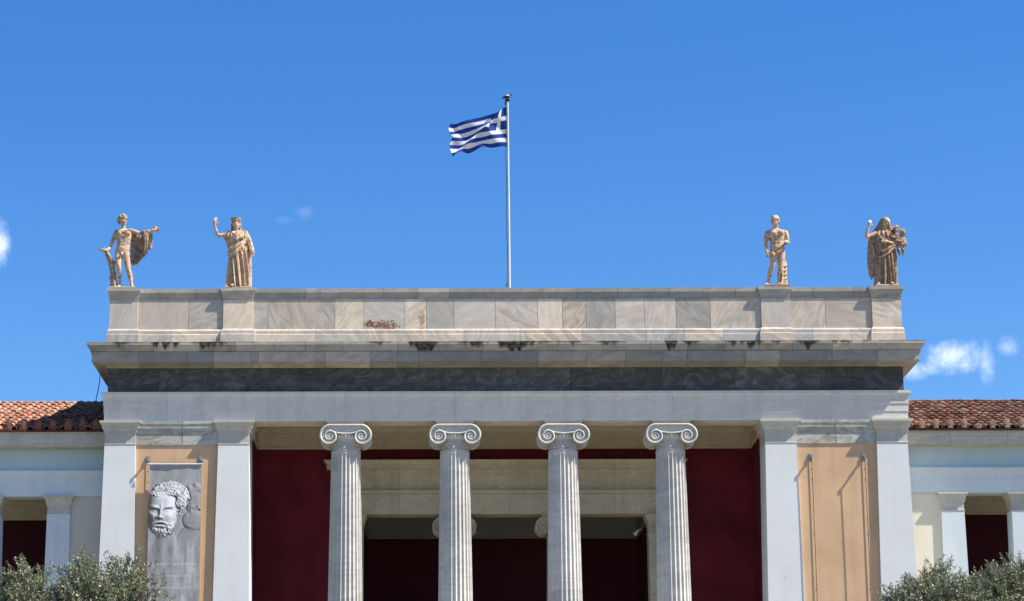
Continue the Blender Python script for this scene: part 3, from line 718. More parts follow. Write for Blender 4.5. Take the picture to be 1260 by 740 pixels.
# ------------------------------------------------------------------ side wings
YD = 1.2
def wing(sign):
    refs = dict(eave=531.2, mid=547.5, cor=552.6, fri=579.6, tae=588.0, arc=611.0) if sign < 0 else dict(eave=529.2, mid=543.2, cor=549.4, fri=575.4, tae=584.6, arc=606.3)
    pxr = 60 if sign < 0 else 1190
    z = {k: W(pxr, v, YD - (.36 if k in ('eave', 'mid') else 0))[1] for k, v in refs.items()}
    side = 'left' if sign < 0 else 'right'
    inner = XL + .0 if sign < 0 else XR - .0
    far = inner + sign * 16.0
    x0, x1 = min(inner, far), max(inner, far)
    if sign < 0: x1 -= .004
    else: x0 += .004
    rt = empty("museum_wing", ((x0 + x1) / 2, YD, 0))
    tag(rt, "low shaded side wing with orange clay tiled roof beside the portico's banner" if sign < 0 else "low sunlit side wing with cream wall panel and lichened red roof", "building")
    q = MB(); q.box(x0, x1, YD - .3, YD + 5, 0, FLOOR, (1, .2, 0)); q.build("podium", M['floor'], rt)
    # entablature
    q = MB(); sweep(q, x0, x1, YD, YD + .6, [(-.01, z['arc']), (-.01, z['arc'] + (z['tae'] - z['arc']) * .33), (.0, z['arc'] + (z['tae'] - z['arc']) * .34), (.0, z['arc'] + (z['tae'] - z['arc']) * .64), (.012, z['arc'] + (z['tae'] - z['arc']) * .65), (.012, z['tae']), (.03, z['tae'] + .01), (.07, z['tae'] + (z['fri'] - z['tae']) * .7), (.07, z['fri'])], left=False, right=False, thick=.6)
    q.build("architrave", M['wingwhite'], rt)
    q = MB(); q.box(x0, x1, YD + .03, YD + .6, z['fri'] + .002, z['cor'] + .01); q.build("frieze", M['blue'], rt)
    q = MB(); sweep(q, x0, x1, YD, YD + .6, [(-.02, z['cor']), (.0, z['cor'] + .004), (.05, z['cor'] + .05), (.05, z['mid'] - .06), (.31, z['mid'] - .05), (.31, z['mid'] - .005), (.335, z['mid']), (.335, z['mid'] + .2), (.36, z['mid'] + .22), (.36, z['eave'])],
                    joints=[x0 + (x1 - x0) * i / 11 + random.uniform(-.2, .2) for i in range(1, 11)], left=False, right=False, thick=.4, lo=.85, hi=1.12, groove=.006)
    q.build("cornice", M['cap'], rt)
    # piers of the colonnade
    first = (W(72.4, 625, YD)[0] if sign < 0 else W(1172.2, 625, YD)[0]); sp = 1.945
    cp = [(0, z['arc'] - .50), (.012, z['arc'] - .495), (.012, z['arc'] - .475), (0, z['arc'] - .465), (0, z['arc'] - .28), (.03, z['arc'] - .26), (.045, z['arc'] - .17), (.08, z['arc'] - .08), (.115, z['arc'] - .05), (.115, z['arc'] - .003)]
    for i in range(8):
        cx = first + sign * sp * i; h = .31
        q = MB(); rings = []
        for zz in (FLOOR, z['arc'] - .5):
            hw = h + .012 * (z['arc'] - zz); rings.append([(cx - hw, YD - .02, zz), (cx + hw, YD - .02, zz), (cx + hw, YD + .6, zz), (cx - hw, YD + .6, zz)])
        q.loft(rings); po = q.build("pier", M['wingwhite'], rt)
        q = MB(); sweep(q, cx - h, cx + h, YD - .02, YD + .58, cp, thick=.2); q.box(cx - h + .19, cx + h - .19, YD + .17, YD + .57, z['arc'] - .5, z['arc'] - .004); q.build("capital", M['cap'], po)
    a, b2 = sorted((inner, first - sign * .0)); 
    if sign < 0: b2 -= .004
    else: a += .004
    q = MB(); q.box(a, b2, YD + .06, YD + .5, FLOOR, z['arc'] - .003); q.build("wall_panel", M['cream' if sign > 0 else 'shaded_cream'], rt)
    # gallery behind the piers
    yb = YD + 2.6; zb = W(pxr, 640.5 if sign < 0 else 633.5, yb)[1]
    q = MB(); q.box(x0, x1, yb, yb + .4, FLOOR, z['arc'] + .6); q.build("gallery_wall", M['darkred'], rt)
    q = MB(); sweep(q, x0, x1, yb, yb + .3, [(.05, zb), (.05, zb + .05), (.02, zb + .06), (.02, zb + .35), (.06, zb + .37), (.06, zb + .45), (.12, zb + .5), (.12, z['arc'] + .5)], left=False, right=False, thick=.05); q.build("gallery_band", M['inner'], rt)
    q = MB(); q.box(x0, x1, YD + .602, yb - .002, z['arc'] + .35, z['arc'] + .5); q.build("gallery_ceiling", M['inner'], rt)
    # tiled roof
    pitch, run, ev = .226, 6.4, YD - .38
    S = .318; nrow = int((x1 - x0) / pitch); ncrs = 12; mat = M['tile_l' if sign < 0 else 'tile_r']
    q = MB(); ze = z['eave'] + .05; q.box(x0, x1, YD - .45, YD, z['eave'] - .012, z['eave'] + .03, (.22, .3, 0))
    q.add([(x0, ev, ze - .05), (x1, ev, ze - .05), (x1, ev + run, ze + run * S - .02), (x0, ev + run, ze + run * S - .02), (x0, ev + .02, ze - .05), (x1, ev + .02, ze - .05), (x1, ev + run, ze), (x0, ev + run, ze)], [(0, 1, 2, 3), (0, 1, 5, 4), (4, 5, 6, 7), (2, 3, 7, 6)], (.35, .2, 0))
    L = run / ncrs
    for r0 in range(nrow + 1):
        cx = (inner + sign * (.1 + pitch * r0))
        if abs(cx - inner) > 15.9: break
        patch = mnoise.noise((cx * .7, 0, sign))
        for k in range(ncrs):
            y0_ = ev - .03 + L * k; y1_ = y0_ + L * 1.06
            jx = random.uniform(-.012, .012); jz = random.uniform(-.008, .014)
            rings = []
            for (yy, rr, up) in ((y0_, .088, .045), (y0_ + L * .5, .082, .032), (y1_, .076, .016)):
                zz = ze + (yy - ev) * S + up + jz - .02
                pts = [(cx + jx + rr * math.cos(math.pi * i / 8), yy, zz + rr * .95 * math.sin(math.pi * i / 8)) for i in range(9)]
                pts += [(cx + jx + (rr - .018) * math.cos(math.pi * i / 8), yy, zz + (rr - .018) * .95 * math.sin(math.pi * i / 8)) for i in range(8, -1, -1)]
                rings.append(pts)
            gsel = min(1, max(0, random.gauss(.40 + .35 * mnoise.noise((cx * .8, y0_ * .6, 3 + sign)), .22)))
            q.loft(rings, (random.uniform(.6, 1.1), gsel, min(1, max(0, random.gauss(.42 if sign > 0 else .30, .3)))))
        for k in range(ncrs):   # pan tiles between the covers
            y0_ = ev - .02 + L * k; y1_ = y0_ + L * 1.03; cx2 = cx + sign * pitch / 2; z0_ = ze + (y0_ - ev) * S + .005; z1_ = ze + (y1_ - ev) * S - .012
            q.add([(cx2 - .1, y0_, z0_ + .03), (cx2, y0_, z0_ - .01), (cx2 + .1, y0_, z0_ + .03), (cx2 - .1, y1_, z1_ + .03), (cx2, y1_, z1_ - .01), (cx2 + .1, y1_, z1_ + .03)], [(0, 1, 4, 3), (1, 2, 5, 4)], (random.uniform(.4, .7), random.random(), .2))
    # ridge tiles
    xx = x0 + .1
    while xx < x1 - .3:
        yy = ev + run + .02; zz = ze + run * S - .015
        q.loft([[(xx + dx, yy + rr * math.cos(math.pi * i / 8), zz + rr * .55 * math.sin(math.pi * i / 8)) for i in range(9)] for dx, rr in ((0, .12), (.42, .105))], (random.uniform(.7, 1.1), random.random(), random.random() * .6), close=True); xx += .4
    rf = q.build("roof", mat, rt, smooth=40)
    # antefixes along the eave
    if sign < 0: axs = [(x, 1.0) for x in (-8, 10.2, 28.5, 46.5, 65, 83.7, 101.6, 119)]
    else: axs = [(x, h) for x, h in ((1134.5, .95), (1151.8, 1.0), (1169.2, 1.0), (1186.4, 1.1), (1204, .62), (1221.5, .95), (1239, 1.05), (1257.5, 1.05), (1274, 1))]
    for (px, hs) in axs:
        cx, _ = W(px, 525, YD - .42); zb_ = z['eave'] + .002; H = (.345 if sign < 0 else .30) * hs; w = .098 if sign < 0 else .105
        q = MB()
        if sign < 0: out = [(-w, 0), (w, 0), (w * .92, H * .62), (w * .95, H * .74), (w * .45, H * .93), (0, H), (-w * .45, H * .93), (-w * .95, H * .74), (-w * .92, H * .62)]
        else:
            out = [(-w * .7, 0), (w * .7, 0), (w * .62, H * .3)]
            for i in range(9):
                a = math.pi * i / 8; rr = (1.0 if i % 2 == 0 else .84) * random.uniform(.9, 1.06)
                out.append((w * 1.08 * rr * math.cos(a), H * (.5 + .5 * rr * math.sin(a))))
            out.append((-w * .62, H * .3))
        yf = YD - .43
        q.loft([[(cx + a, yf, zb_ + b_) for a, b_ in out], [(cx + a * .96, yf + .06, zb_ + b_ * .98) for a, b_ in out]], (random.uniform(.8, 1.15), random.random(), random.random() * .8))
        # raised palmette ribs
        for i in range(5):
            a = math.pi * (.18 + .16 * i); q.cone((cx, yf - .004, zb_ + H * .38), (cx + w * .62 * math.cos(a), yf - .004, zb_ + H * (.42 + .42 * math.sin(a))), .012, .02, 8, (random.uniform(.85, 1.2), random.random(), .3))
        q.cone((cx - w * .4, yf - .002, zb_ + H * .2), (cx + w * .4, yf - .002, zb_ + H * .2), .018, .018, 8, (.9, .4, .2))
        q.build("antefix", M['antefix_l' if sign < 0 else 'antefix_r'], rf)
    return rt
wing(-1); wing(1)

# ------------------------------------------------------------------ statues
K = 44.2
class Fig:
    """turns photo pixels round one statue into points: px, py, depth towards the back"""
    def __init__(s, cx, base, x, y, z): s.cx, s.base, s.o = cx, base, Vector((x, y, z))
    def __call__(s, px, py, d=0.0):
        h = s.base - py
        return Vector((s.o.x + (px - s.cx + (s.cx - PPX) * 8.2e-5 * h) / K, s.o.y + d, s.o.z + h / K))
def rot(yaw=0, pitch=0, roll=0): return (Matrix.Rotation(R(yaw), 3, 'Z') @ Matrix.Rotation(R(pitch), 3, 'X') @ Matrix.Rotation(R(roll), 3, 'Y'))
def head(q, c, rt_, s=1.0, beard=False):
    """a face looking along -Y before rotation"""
    T = lambda x, y, z: Vector(c) + rt_ @ Vector((x * s, y * s, z * s))
    E = lambda x, y, z, a, b, c_: q.ell(T(x, y, z), (a * s, b * s, c_ * s), rt_)
    E(0, .02, .03, .098, .118, .115); E(0, -.02, -.04, .083, .095, .115); E(0, -.055, -.105, .05, .05, .04)
    q.cone(T(0, -.112, .03), T(0, -.138, -.022), .012 * s, .02 * s, 8); E(0, -.098, .045, .075, .022, .016)
    E(.04, -.088, -.03, .03, .03, .03); E(-.04, -.088, -.03, .03, .03, .03)
    E(.036, -.095, .02, .018, .012, .011); E(-.036, -.095, .02, .018, .012, .011)
    E(0, -.104, -.060, .030, .014, .010); E(0, -.102, -.078, .024, .014, .011)
    E(.097, .01, -.005, .014, .028, .036); E(-.097, .01, -.005, .014, .028, .036)
def hand(q, p, d, side, s=1.0, curl=.5, spread=.25):
    """palm at p pointing along d, thumb towards side; five fingers bent by curl"""
    d = Vector(d).normalized(); side = Vector(side); side = (side - d * side.dot(d)).normalized(); n = d.cross(side)
    q.cone(p - d * .02 * s, p + d * .06 * s, .036 * s, .04 * s, 10)
    for i, L in enumerate((.075, .085, .08, .06)):
        o = (1.5 - i) * .022 * s; a = p + d * .075 * s + side * o
        d1 = (d + side * (1.5 - i) * spread * .3 + n * curl * .4).normalized(); b_ = a + d1 * L * .55 * s; d2 = (d1 + n * curl).normalized()
        q.cone(a, b_, .0115 * s, .0105 * s, 8); q.cone(b_, b_ + d2 * L * .55 * s, .0105 * s, .009 * s, 8)
    a = p + side * .04 * s; b_ = a + (d * .6 + side).normalized() * .045 * s
    q.cone(a - side * .02 * s, b_, .015 * s, .013 * s, 8); q.cone(b_, b_ + (d + side * .3 + n * .3).normalized() * .035 * s, .013 * s, .01 * s, 8)
def foot(q, ankle, toe, s=1.0):
    ankle, toe = Vector(ankle), Vector(toe); d = toe - ankle; d.z = 0; d.normalize(); sd = Vector((0, 0, 1)).cross(d)
    heel = Vector((ankle.x, ankle.y, toe.z)) - d * .05 * s
    q.cone(heel + Vector((0, 0, .03)), ankle, .045 * s, .042 * s); q.cone(heel + Vector((0, 0, .025)), toe - d * .05 * s + Vector((0, 0, .02)), .038 * s, .042 * s); q.cone(ankle, toe - d * .06 * s + Vector((0, 0, .025)), .045 * s, .03 * s)
    for i in range(5):
        b_ = toe - d * (.055 + .008 * i) * s + sd * (i - 2) * .019 * s + Vector((0, 0, .015)); q.cone(b_, b_ + d * (.06 - .004 * i) * s, .0135 * s, .012 * s, 8)
def curls(q, c, rt_, s, n, cover, rad=.03, seed=1):
    """locks of hair over the skull where cover(x,y,z) of the unit direction holds"""
    rg = random.Random(seed); k = 0
    while k < n:
        v = Vector((rg.gauss(0, 1), rg.gauss(0, 1), rg.gauss(0, 1))).normalized()
        if not cover(v): continue
        p = Vector(c) + rt_ @ Vector((v.x * .105 * s, .02 * s + v.y * .125 * s, .03 * s + v.z * .125 * s))
        q.ell(p, (rad * s * rg.uniform(.8, 1.2), rad * s, rad * s * rg.uniform(.8, 1.25)), rt_, 10, 7); k += 1
    q.ell(Vector(c) + rt_ @ Vector((0, .045 * s, .045 * s)), (.108 * s, .112 * s, .118 * s), rt_)
def folds(F, rows, nf, amp, slope=0.0, seed=0, n=120, pw=.75, squash=0.0):
    """draped cloth: rows (py, left px, right px, half depth, depth offset) bottom to top, pleated with nf folds that lean by slope"""
    rings = []; rg = random.Random(seed); ph = [rg.uniform(0, 6.28) for _ in range(6)]
    dense_rows = []
    for a, b_ in zip(rows, rows[1:]):
        m_ = max(2, int(abs(a[0] - b_[0]) / 1.2))
        for i in range(m_):
            f_ = i / m_; dense_rows.append([a[k] + (b_[k] - a[k]) * f_ for k in range(len(a))])
    dense_rows.append(list(rows[-1])); H = abs(rows[0][0] - rows[-1][0])
    for (py, l, r, hd, do, *am) in dense_rows:
        A = amp * (am[0] if am else 1); ring = []; c = (l + r) / 2; hw = (r - l) / 2 / K; h = (rows[0][0] - py) / K
        for i in range(n):
            a = 2 * math.pi * i / n
            u = nf * a + slope * h * 6 * (1 if math.sin(a) < 0 else -1) + .9 * math.sin(2 * a + ph[0] + h * 2.2) + .5 * math.sin(5 * a + ph[1] + h * 3)
            w = math.sin(u); w = math.copysign(abs(w) ** pw, w)
            rr = 1 + 0.0; off = A * (w + .35 * math.sin(2.3 * u + ph[2] + 1.7 * h) - .4)
            p = F(c, py, do); x, y = (hw + off) * math.cos(a), (hd + off) * math.sin(a)
            ring.append((p.x + x, p.y + y, p.z))
        rings.append(ring)
    return rings
def plinth(F, l, r, py0, py1, dep, mat, parent, name="plinth"):
    q = MB(); a, b_ = F(l, py1), F(r, py1); top = F(l, py0).z; n = 3
    q.loft([[(a.x - e, a.y - dep - e, z), (b_.x + e, a.y - dep - e, z), (b_.x + e, a.y + dep + e, z), (a.x - e, a.y + dep + e, z)] for e, z in ((.0, a.z), (.0, a.z + (top - a.z) * .6), (-.03, top))], rnd_tint(.9, 1.1))
    return q.build(name, mat, parent)
ZP = Z_PT + .012
def base_of(i, cxpx, topz=ZP):
    return pier_x[i][0]
SY = .33        # statues stand this far behind the parapet's face
def start(i, label, lpx):
    x = WX(lpx, 352, SY); rt_ = empty("statue", (x, SY, ZP)); tag(rt_, label, "statue", "statues standing on the parapet piers"); return rt_, x
PB = WZ(353.5, SY)
# where the pier top is seen, in photo y
def pier_py(px):
    lo, hi = 340, 370
    for _ in range(30):
        md = (lo + hi) / 2
        if W(px, md, SY)[1] > ZP: lo = md
        else: hi = md
    return md

# --- statue 1: nude youth with a cloak over his outstretched arm
rt_, x = start(0, "nude male statue with cloak hanging from its outstretched arm, tree stump at its side", 151.5)
F = Fig(151.5, pier_py(151.5), x, SY, ZP); st = F.base - 354.0
_f = F
F1 = lambda px, py, d=0.0: _f(px, py + st, d)
plinth(F1, 135.0, 168.5, 350.6, 354, .26, M['statue_base'], rt_)
q = MB(); B = F1
def torso(q, F, rows):
    n = 40; rings = []
    for (cx, py, rx, ry, d) in rows:
        c = F(cx, py, d); rings.append([(c.x + rx * math.copysign(abs(math.cos(2 * math.pi * i / n)) ** .9, math.cos(2 * math.pi * i / n)), c.y + ry * math.sin(2 * math.pi * i / n), c.z) for i in range(n)])
    q.loft(rings)
torso(q, B, [(150.8, 311, .12, .09, 0), (150.9, 307, .19, .135, 0), (151.3, 302, .205, .145, 0), (152.2, 296, .182, .125, -.01), (152.8, 291, .19, .128, -.01), (153.2, 285, .212, .145, -.01), (153.2, 280, .222, .15, 0), (153.2, 277, .215, .12, .01), (153, 275, .12, .08, .01)])
for sg in (-1, 1):
    q.ell(B(153.2 + sg * 4.4, 282, -.115), (.088, .068, .07)); q.ell(B(152.2 + sg * 2.0, 291, -.112), (.04, .03, .045)); q.ell(B(151.9 + sg * 2.0, 296, -.112), (.04, .026, .045))
q.ell(B(151.6, 300.5, -.115), (.1, .035, .075)); q.ell(B(150.8, 308.6, -.15), (.03, .035, .045))
q.cone(B(152.6, 275, .01), B(152, 269, -.02), .062, .056)
hr1 = rot(38, 4, 0); head(q, B(151.8, 264.3, -.02), hr1, 1.05)
# arms
q.limb([(B(143.5, 279.5), .075), (B(141.5, 284), .066), (B(138.5, 292, -.02), .054), (B(136.2, 298, -.03), .046), (B(134.4, 301.5, -.09), .043), (B(132.2, 304, -.15), .034)])
hand(q, B(131.4, 304, -.17), B(124.9, 304.2, -.2) - B(131.4, 304, -.17), Vector((0, -.4, 1)), 1.15, .1, .5)
q.limb([(B(162.8, 278.2), .078), (B(166.5, 278.6), .066), (B(172.5, 281, -.03), .055), (B(177, 281.5, -.06), .047), (B(182.5, 280.4, -.1), .045), (B(189, 278.8, -.14), .033)])
hand(q, B(190, 278.6, -.145), Vector((1, -.1, .12)), Vector((0, -.1, 1)), 1.25, 1.1, .2)
q.cone(B(191.5, 281.5, -.17), B(193.5, 274.5, -.15), .03, .03)
# legs: weight on the left of the picture's right leg
q.limb([(B(146.3, 307, -.01), .112), (B(146, 313, -.04), .105), (B(146.3, 321.5, -.08), .072), (B(147, 325, -.06), .068), (B(147.2, 331, .0), .07), (B(147.6, 340, .07), .046), (B(147.8, 346, .08), .042)])
foot(q, B(147.8, 346.5, .08), B(146.2, 350.2, -.13))
q.limb([(B(155.6, 307, 0), .115), (B(156.3, 314, -.01), .108), (B(158, 325, -.03), .074), (B(158.8, 329, -.02), .07), (B(160.2, 335, .02), .072), (B(161.6, 343, .03), .047), (B(162.1, 347, .03), .043)])
foot(q, B(162.1, 347, .03), B(164.4, 350.4, -.18))
q.build_fused("body", M['statue'], rt_, .0125, 2)
q = MB(); curls(q, B(151.8, 264.3, -.02), hr1, 1.08, 90, lambda v: v.z > .15 or v.y > .05 and v.z > -.75, .033, 3)
q.ell(B(150.6, 257.4, .0), (.06, .06, .05)); q.build_fused("hair", M['statue_dark'], rt_, .012, 1)
# cloak: collar across the chest, and the mass hung from the arm
q = MB()
q.tube([B(143.8, 278, .12), B(143.2, 276.5, .0), B(146.5, 278.5, -.10), B(151.5, 281, -.145), (B(157.5, 278.6, -.13)), B(161.8, 275.6, -.05), B(163, 276, .08), B(156, 275, .14), B(148, 275.5, .14), B(143.8, 278, .12)], .034, 10)
q.tube([B(146, 279.8, -.1), B(151.5, 282.4, -.14), B(157.5, 280, -.13), B(162.4, 276.5, -.06)], .024, 10)
n = 74; rings_f = []; rings_b = []
top = [(160.8, 279), (166, 280), (171, 282.5), (176, 283.5), (181.5, 283)]
bot = [(160.8, 319), (164.5, 321.5), (169, 319), (174.5, 313.5), (179.5, 309)]
def lerp_path(pp, f_):
    u = f_ * (len(pp) - 1); i = min(len(pp) - 2, int(u)); r = u - i
    return pp[i][0] + (pp[i + 1][0] - pp[i][0]) * r, pp[i][1] + (pp[i + 1][1] - pp[i][1]) * r
for vi in range(41):
    v = vi / 40; fr = []; bk = []
    for ui in range(n + 1):
        u = ui / n; a, b_ = lerp_path(top, u), lerp_path(bot, u)
        # catenary swags: folds curve from the arm down to the torso
        w = math.sin((u * 5.2 - v * (1 - u) * 2.6 + .25 * math.sin(v * 5)) * 2 * math.pi * (1.0)) * .032 * (.35 + v) + .02 * math.sin(u * 31 + v * 7)
        px = a[0] + (b_[0] - a[0]) * v + .6 * math.sin(v * 9 + u * 5) * (u > .9); py = a[1] + (b_[1] - a[1]) * v
        dpt = .03 - .07 * u + .09 * (1 - abs(2 * u - 1))
        fr.append(B(px, py, dpt + w - .02)); bk.append(B(px, py, dpt + w + .025))
    rings_f.append(fr + bk[::-1])
q.loft(rings_f)
for (a, wd) in ((179.5, 1.0), (182, .9)):
    q.tube([B(a - 1, 280, -.12), B(a, 284, -.14), B(a + .2, 292, -.12), B(a - .3, 300, -.1), B(a - 1.0, 308, -.08)], [.05 * wd, .045 * wd, .05 * wd, .045 * wd, .035 * wd], 10)
q.tube([B(184.5, 279, -.10), B(185.6, 285, -.11), B(186.3, 293, -.1), B(186.2, 300.5, -.1), B(185.7, 303, -.1)], [.05, .05, .045, .05, .04], 10)
q.tube([B(187.6, 282, -.13), B(188.2, 290, -.13), B(187.8, 297, -.12)], [.03, .026, .02], 8)
q.cone(B(176, 280.4, -.07), B(183.5, 279.6, -.11), .07, .065)
q.build_fused("cloak", M['statue_dark'], rt_, .013, 1)
q = MB(); rg = random.Random(4); rings = []
for (cx, py, rr, d) in ((131.8, 305.5, .065, -.12), (133.4, 309, .075, -.08), (136, 315, .08, 0), (138, 322, .08, .05), (139, 330, .085, .07), (139.6, 340, .09, .07), (140, 347, .11, .07), (140.2, 350.8, .14, .07)):
    c = B(cx, py, d); rings.append([(c.x + rr * (1 + .16 * math.sin(5 * a + py * .15) + rg.uniform(-.05, .05)) * math.cos(a), c.y + rr * (1 + .1 * math.sin(4 * a)) * math.sin(a), c.z) for a in [2 * math.pi * i / 20 for i in range(20)]])
q.loft(rings); q.ell(B(136.6, 327, .0), (.04, .05, .05)); q.ell(B(136.4, 338, .0), (.045, .05, .05)); q.ell(B(141.6, 318, 0), (.03, .05, .06))
q.build_fused("tree_stump", M['statue_dark'], rt_, .014, 1)

# --- statue 2: robed woman with a raised arm and a crown-like headdress
rt_, x = start(1, "robed female statue raising one bare arm, wearing a tall round headdress", 292.5)
_f2 = Fig(292.5, pier_py(292.5), x, SY, ZP); st2 = _f2.base - 354.0
B = lambda px, py, d=0.0: _f2(px, py + st2, d)
plinth(B, 276, 309.8, 350.6, 354, .26, M['statue_base'], rt_)
q = MB()
q.cone(B(291.2, 280, .02), B(291.0, 275, -.01), .066, .058); hr2 = rot(8, 3, 2); head(q, B(291, 270.2, -.03), hr2, 1.02)
torso(q, B, [(291.5, 300, .15, .12, 0), (290.8, 290, .19, .14, 0), (290, 282, .21, .14, 0), (290, 279, .17, .1, .01)])
q.limb([(B(280, 281.5, 0), .074), (B(275.5, 282.8, -.02), .062), (B(270, 284.2, -.06), .052), (B(268.3, 283.8, -.07), .046), (B(266.6, 278.5, -.09), .045), (B(264.9, 271, -.1), .031)])
hand(q, B(264.7, 269.5, -.1), Vector((.12, -.1, 1)), Vector((1, 0, 0)), 1.2, .5, .3)
q.limb([(B(301.5, 281), .07), (B(304.6, 287.5, -.01), .058), (B(307.5, 294.5, -.02), .047), (B(309.6, 300, -.06), .042), (B(311.6, 304.5, -.09), .032)])
hand(q, B(311.8, 305, -.1), Vector((.1, -.1, -1)), Vector((-.6, -.6, 0)), 1.05, .4, .2)
q.limb([(B(291, 300), .14), (B(288, 325, -.03), .08), (B(287.5, 347, -.1), .05)]); q.limb([(B(291, 300), .14), (B(282.5, 325), .08), (B(280.2, 347, -.02), .05)]); foot(q, B(287.5, 347.5, -.1), B(286.5, 350.2, -.3)); foot(q, B(280.4, 347.6, -.02), B(279.2, 350.2, -.2)); 
q.build_fused("body", M['statue'], rt_, .0125, 2)
q = MB(); curls(q, B(291, 270.2, -.03), hr2, 1.06, 70, lambda v: (v.z > .45 or v.y > -.2) and v.z > -.9, .03, 8)
for dx in (-4.6, 4.4): q.limb([(B(291 + dx, 268, .02), .04), (B(291 + dx * 1.05, 274, .03), .042), (B(291 + dx * 1.15, 279, .02), .035)])
q.build_fused("hair", M['statue_dark'], rt_, .012, 1)
q = MB(); rings = []
for (py, rx) in ((266.6, .118), (265.4, .135), (263.4, .148), (261.6, .150), (261.3, .135), (261.6, .12)):
    c = B(291.0, py, 0); rings.append([(c.x + rx * math.cos(a), c.y + rx * 1.02 * math.sin(a), c.z) for a in [2 * math.pi * i / 32 for i in range(32)]])
q.loft(rings); q.build("headdress", M['statue_dark'], rt_, smooth=40)
q = MB()
q.loft(folds(B, [(350.4, 279.6, 307, .23, 0, 1.2), (344, 280, 307.2, .225, 0, 1.2), (334, 280.8, 307.4, .215, 0, 1.1), (320, 282, 307, .205, 0, 1.0), (308, 281.6, 306.2, .2, 0, .8), (300, 282, 304, .17, 0, .7)], 13, .045, .8, 11))
q.loft(folds(B, [(304, 281.4, 305, .19, 0, .9), (297, 280.6, 304.8, .17, 0, 1), (290, 278.6, 304.4, .18, 0, 1), (284, 278, 303.6, .185, -.01, .8), (280, 280, 302, .15, .0, .5), (277.6, 285, 297.6, .09, .02, .3)], 11, .036, -1.0, 5))
for i, (dz, rr, dd) in enumerate(((0, .020, .0), (3.2, .030, .03), (6.0, .022, .0), (9.4, .034, .035), (12.6, .026, .01))):      # rolls of the overfold slanting up across the hip
    f_ = i / 4; q.tube([B(280.4, 296.5 + dz, -.03), B(284.5, 299.4 + dz * 1.05, -.165 - dd), B(291.5, 297.8 + dz * .95, -.225 - dd), B(298, 293.6 + dz * .62, -.205 - dd * .6), B(303.6, 288.6 + dz * .35, -.11)], [rr * .7, rr * 1.1, rr, rr * .75, rr * .5], 8)
for i in range(5):      # neckline swags
    f_ = i / 4; q.tube([B(284.5 - f_ * 1.5, 280 + 2.5 * f_, -.09), B(287.5, 282.5 + 6.2 * f_, -.185), B(292, 284 + 7.4 * f_, -.215), B(296.5, 282.5 + 6 * f_, -.185), B(299.5 + f_, 280 + 2 * f_, -.09)], .017, 8)
q.ell(B(286.4, 286.5, -.13), (.085, .07, .085)); q.ell(B(296.4, 286.5, -.13), (.085, .07, .085))
q.limb([(B(280.6, 281, 0), .088), (B(277, 283.5, 0), .08), (B(279.5, 289, .02), .07)])
q.build_fused("robe", M['statue'], rt_, .0125, 0)
q = MB()                # veil falling over the far shoulder and arm to the ground
q.tube([B(297.5, 278, .06), B(302, 280, .02), B(305.5, 288, -.01), B(308.5, 296, -.01), B(310.8, 303, -.04), B(312.3, 307.5, -.06)], [.05, .085, .085, .075, .06, .03], 12)
for i, a in enumerate((301.5, 303.6, 305.8, 307.6)):
    q.tube([B(a - 1, 292, .02), B(a, 305, .03 + .02 * (i % 2)), B(a + .4, 320, .03), B(a + .5, 336, .03 + .03 * (i % 2)), B(a + .1, 350, .03)], [.045, .04, .045, .045, .05], 10)
for i in range(4): q.tube([B(299.6 + i * 1.7, 279 + i, -.05), B(303 + i * 1.5, 288, -.085), B(306.6 + i * 1.2, 297, -.08), B(308.6 + i, 304, -.1)], .018, 8)
q.build_fused("veil", M['statue'], rt_, .013, 1)

# --- statue 3: nude man with his head bowed
rt_, x = start(2, "nude muscular male statue looking down, arms lowered, on a rusty brown plinth", 954.5)
_f3 = Fig(954.5, pier_py(954.5), x, SY, ZP); st3 = _f3.base - 353.8
B = lambda px, py, d=0.0: _f3(px, py + st3, d)
plinth(B, 938.8, 970.2, 349.6, 353.8, .26, M['rust_base'], rt_)
q = MB()
torso(q, B, [(955.5, 311, .12, .09, 0), (956, 307, .2, .14, 0), (956.3, 302, .212, .145, 0), (956, 296.5, .192, .13, -.01), (955.8, 292, .202, .135, -.01), (955.5, 286, .225, .152, -.01), (955.3, 281.5, .24, .155, 0), (955.2, 278.5, .225, .12, .01), (954.8, 276.5, .12, .08, .01)])
for sg in (-1, 1):
    q.ell(B(955.4 + sg * 4.7, 283, -.125), (.095, .074, .072)); q.ell(B(955.7 + sg * 2.0, 291, -.12), (.04, .03, .04)); q.ell(B(955.9 + sg * 2.0, 295.3, -.12), (.04, .03, .04)); q.ell(B(956 + sg * 2.0, 299.6, -.118), (.042, .03, .045))
q.ell(B(956, 301.5, -.115), (.11, .035, .06)); q.ell(B(956.3, 308.8, -.155), (.03, .035, .045))
q.cone(B(955, 277, .01), B(954, 271.5, -.05), .07, .062)
hr3 = rot(-14, 22, 3); head(q, B(953, 268, -.06), hr3, 1.06)
q.limb([(B(944.8, 282.5), .085), (B(943, 287), .072), (B(942.4, 294, .02), .058), (B(942.2, 296, .02), .05), (B(942.4, 301, -.02), .048), (B(943.2, 306, -.06), .034)])
hand(q, B(943.4, 306.8, -.07), Vector((.1, -.2, -1)), Vector((.6, -.5, 0)), 1.15, .55, .2)
q.limb([(B(966.2, 282), .085), (B(967.8, 287), .072), (B(969, 293, .02), .058), (B(969.2, 294.5, .0), .05), (B(968.8, 296.2, -.12), .047), (B(967.8, 297, -.22), .034)])
hand(q, B(967.4, 297, -.25), Vector((-.3, -1, .05)), Vector((-.5, 0, 1)), 1.15, .9, .2)
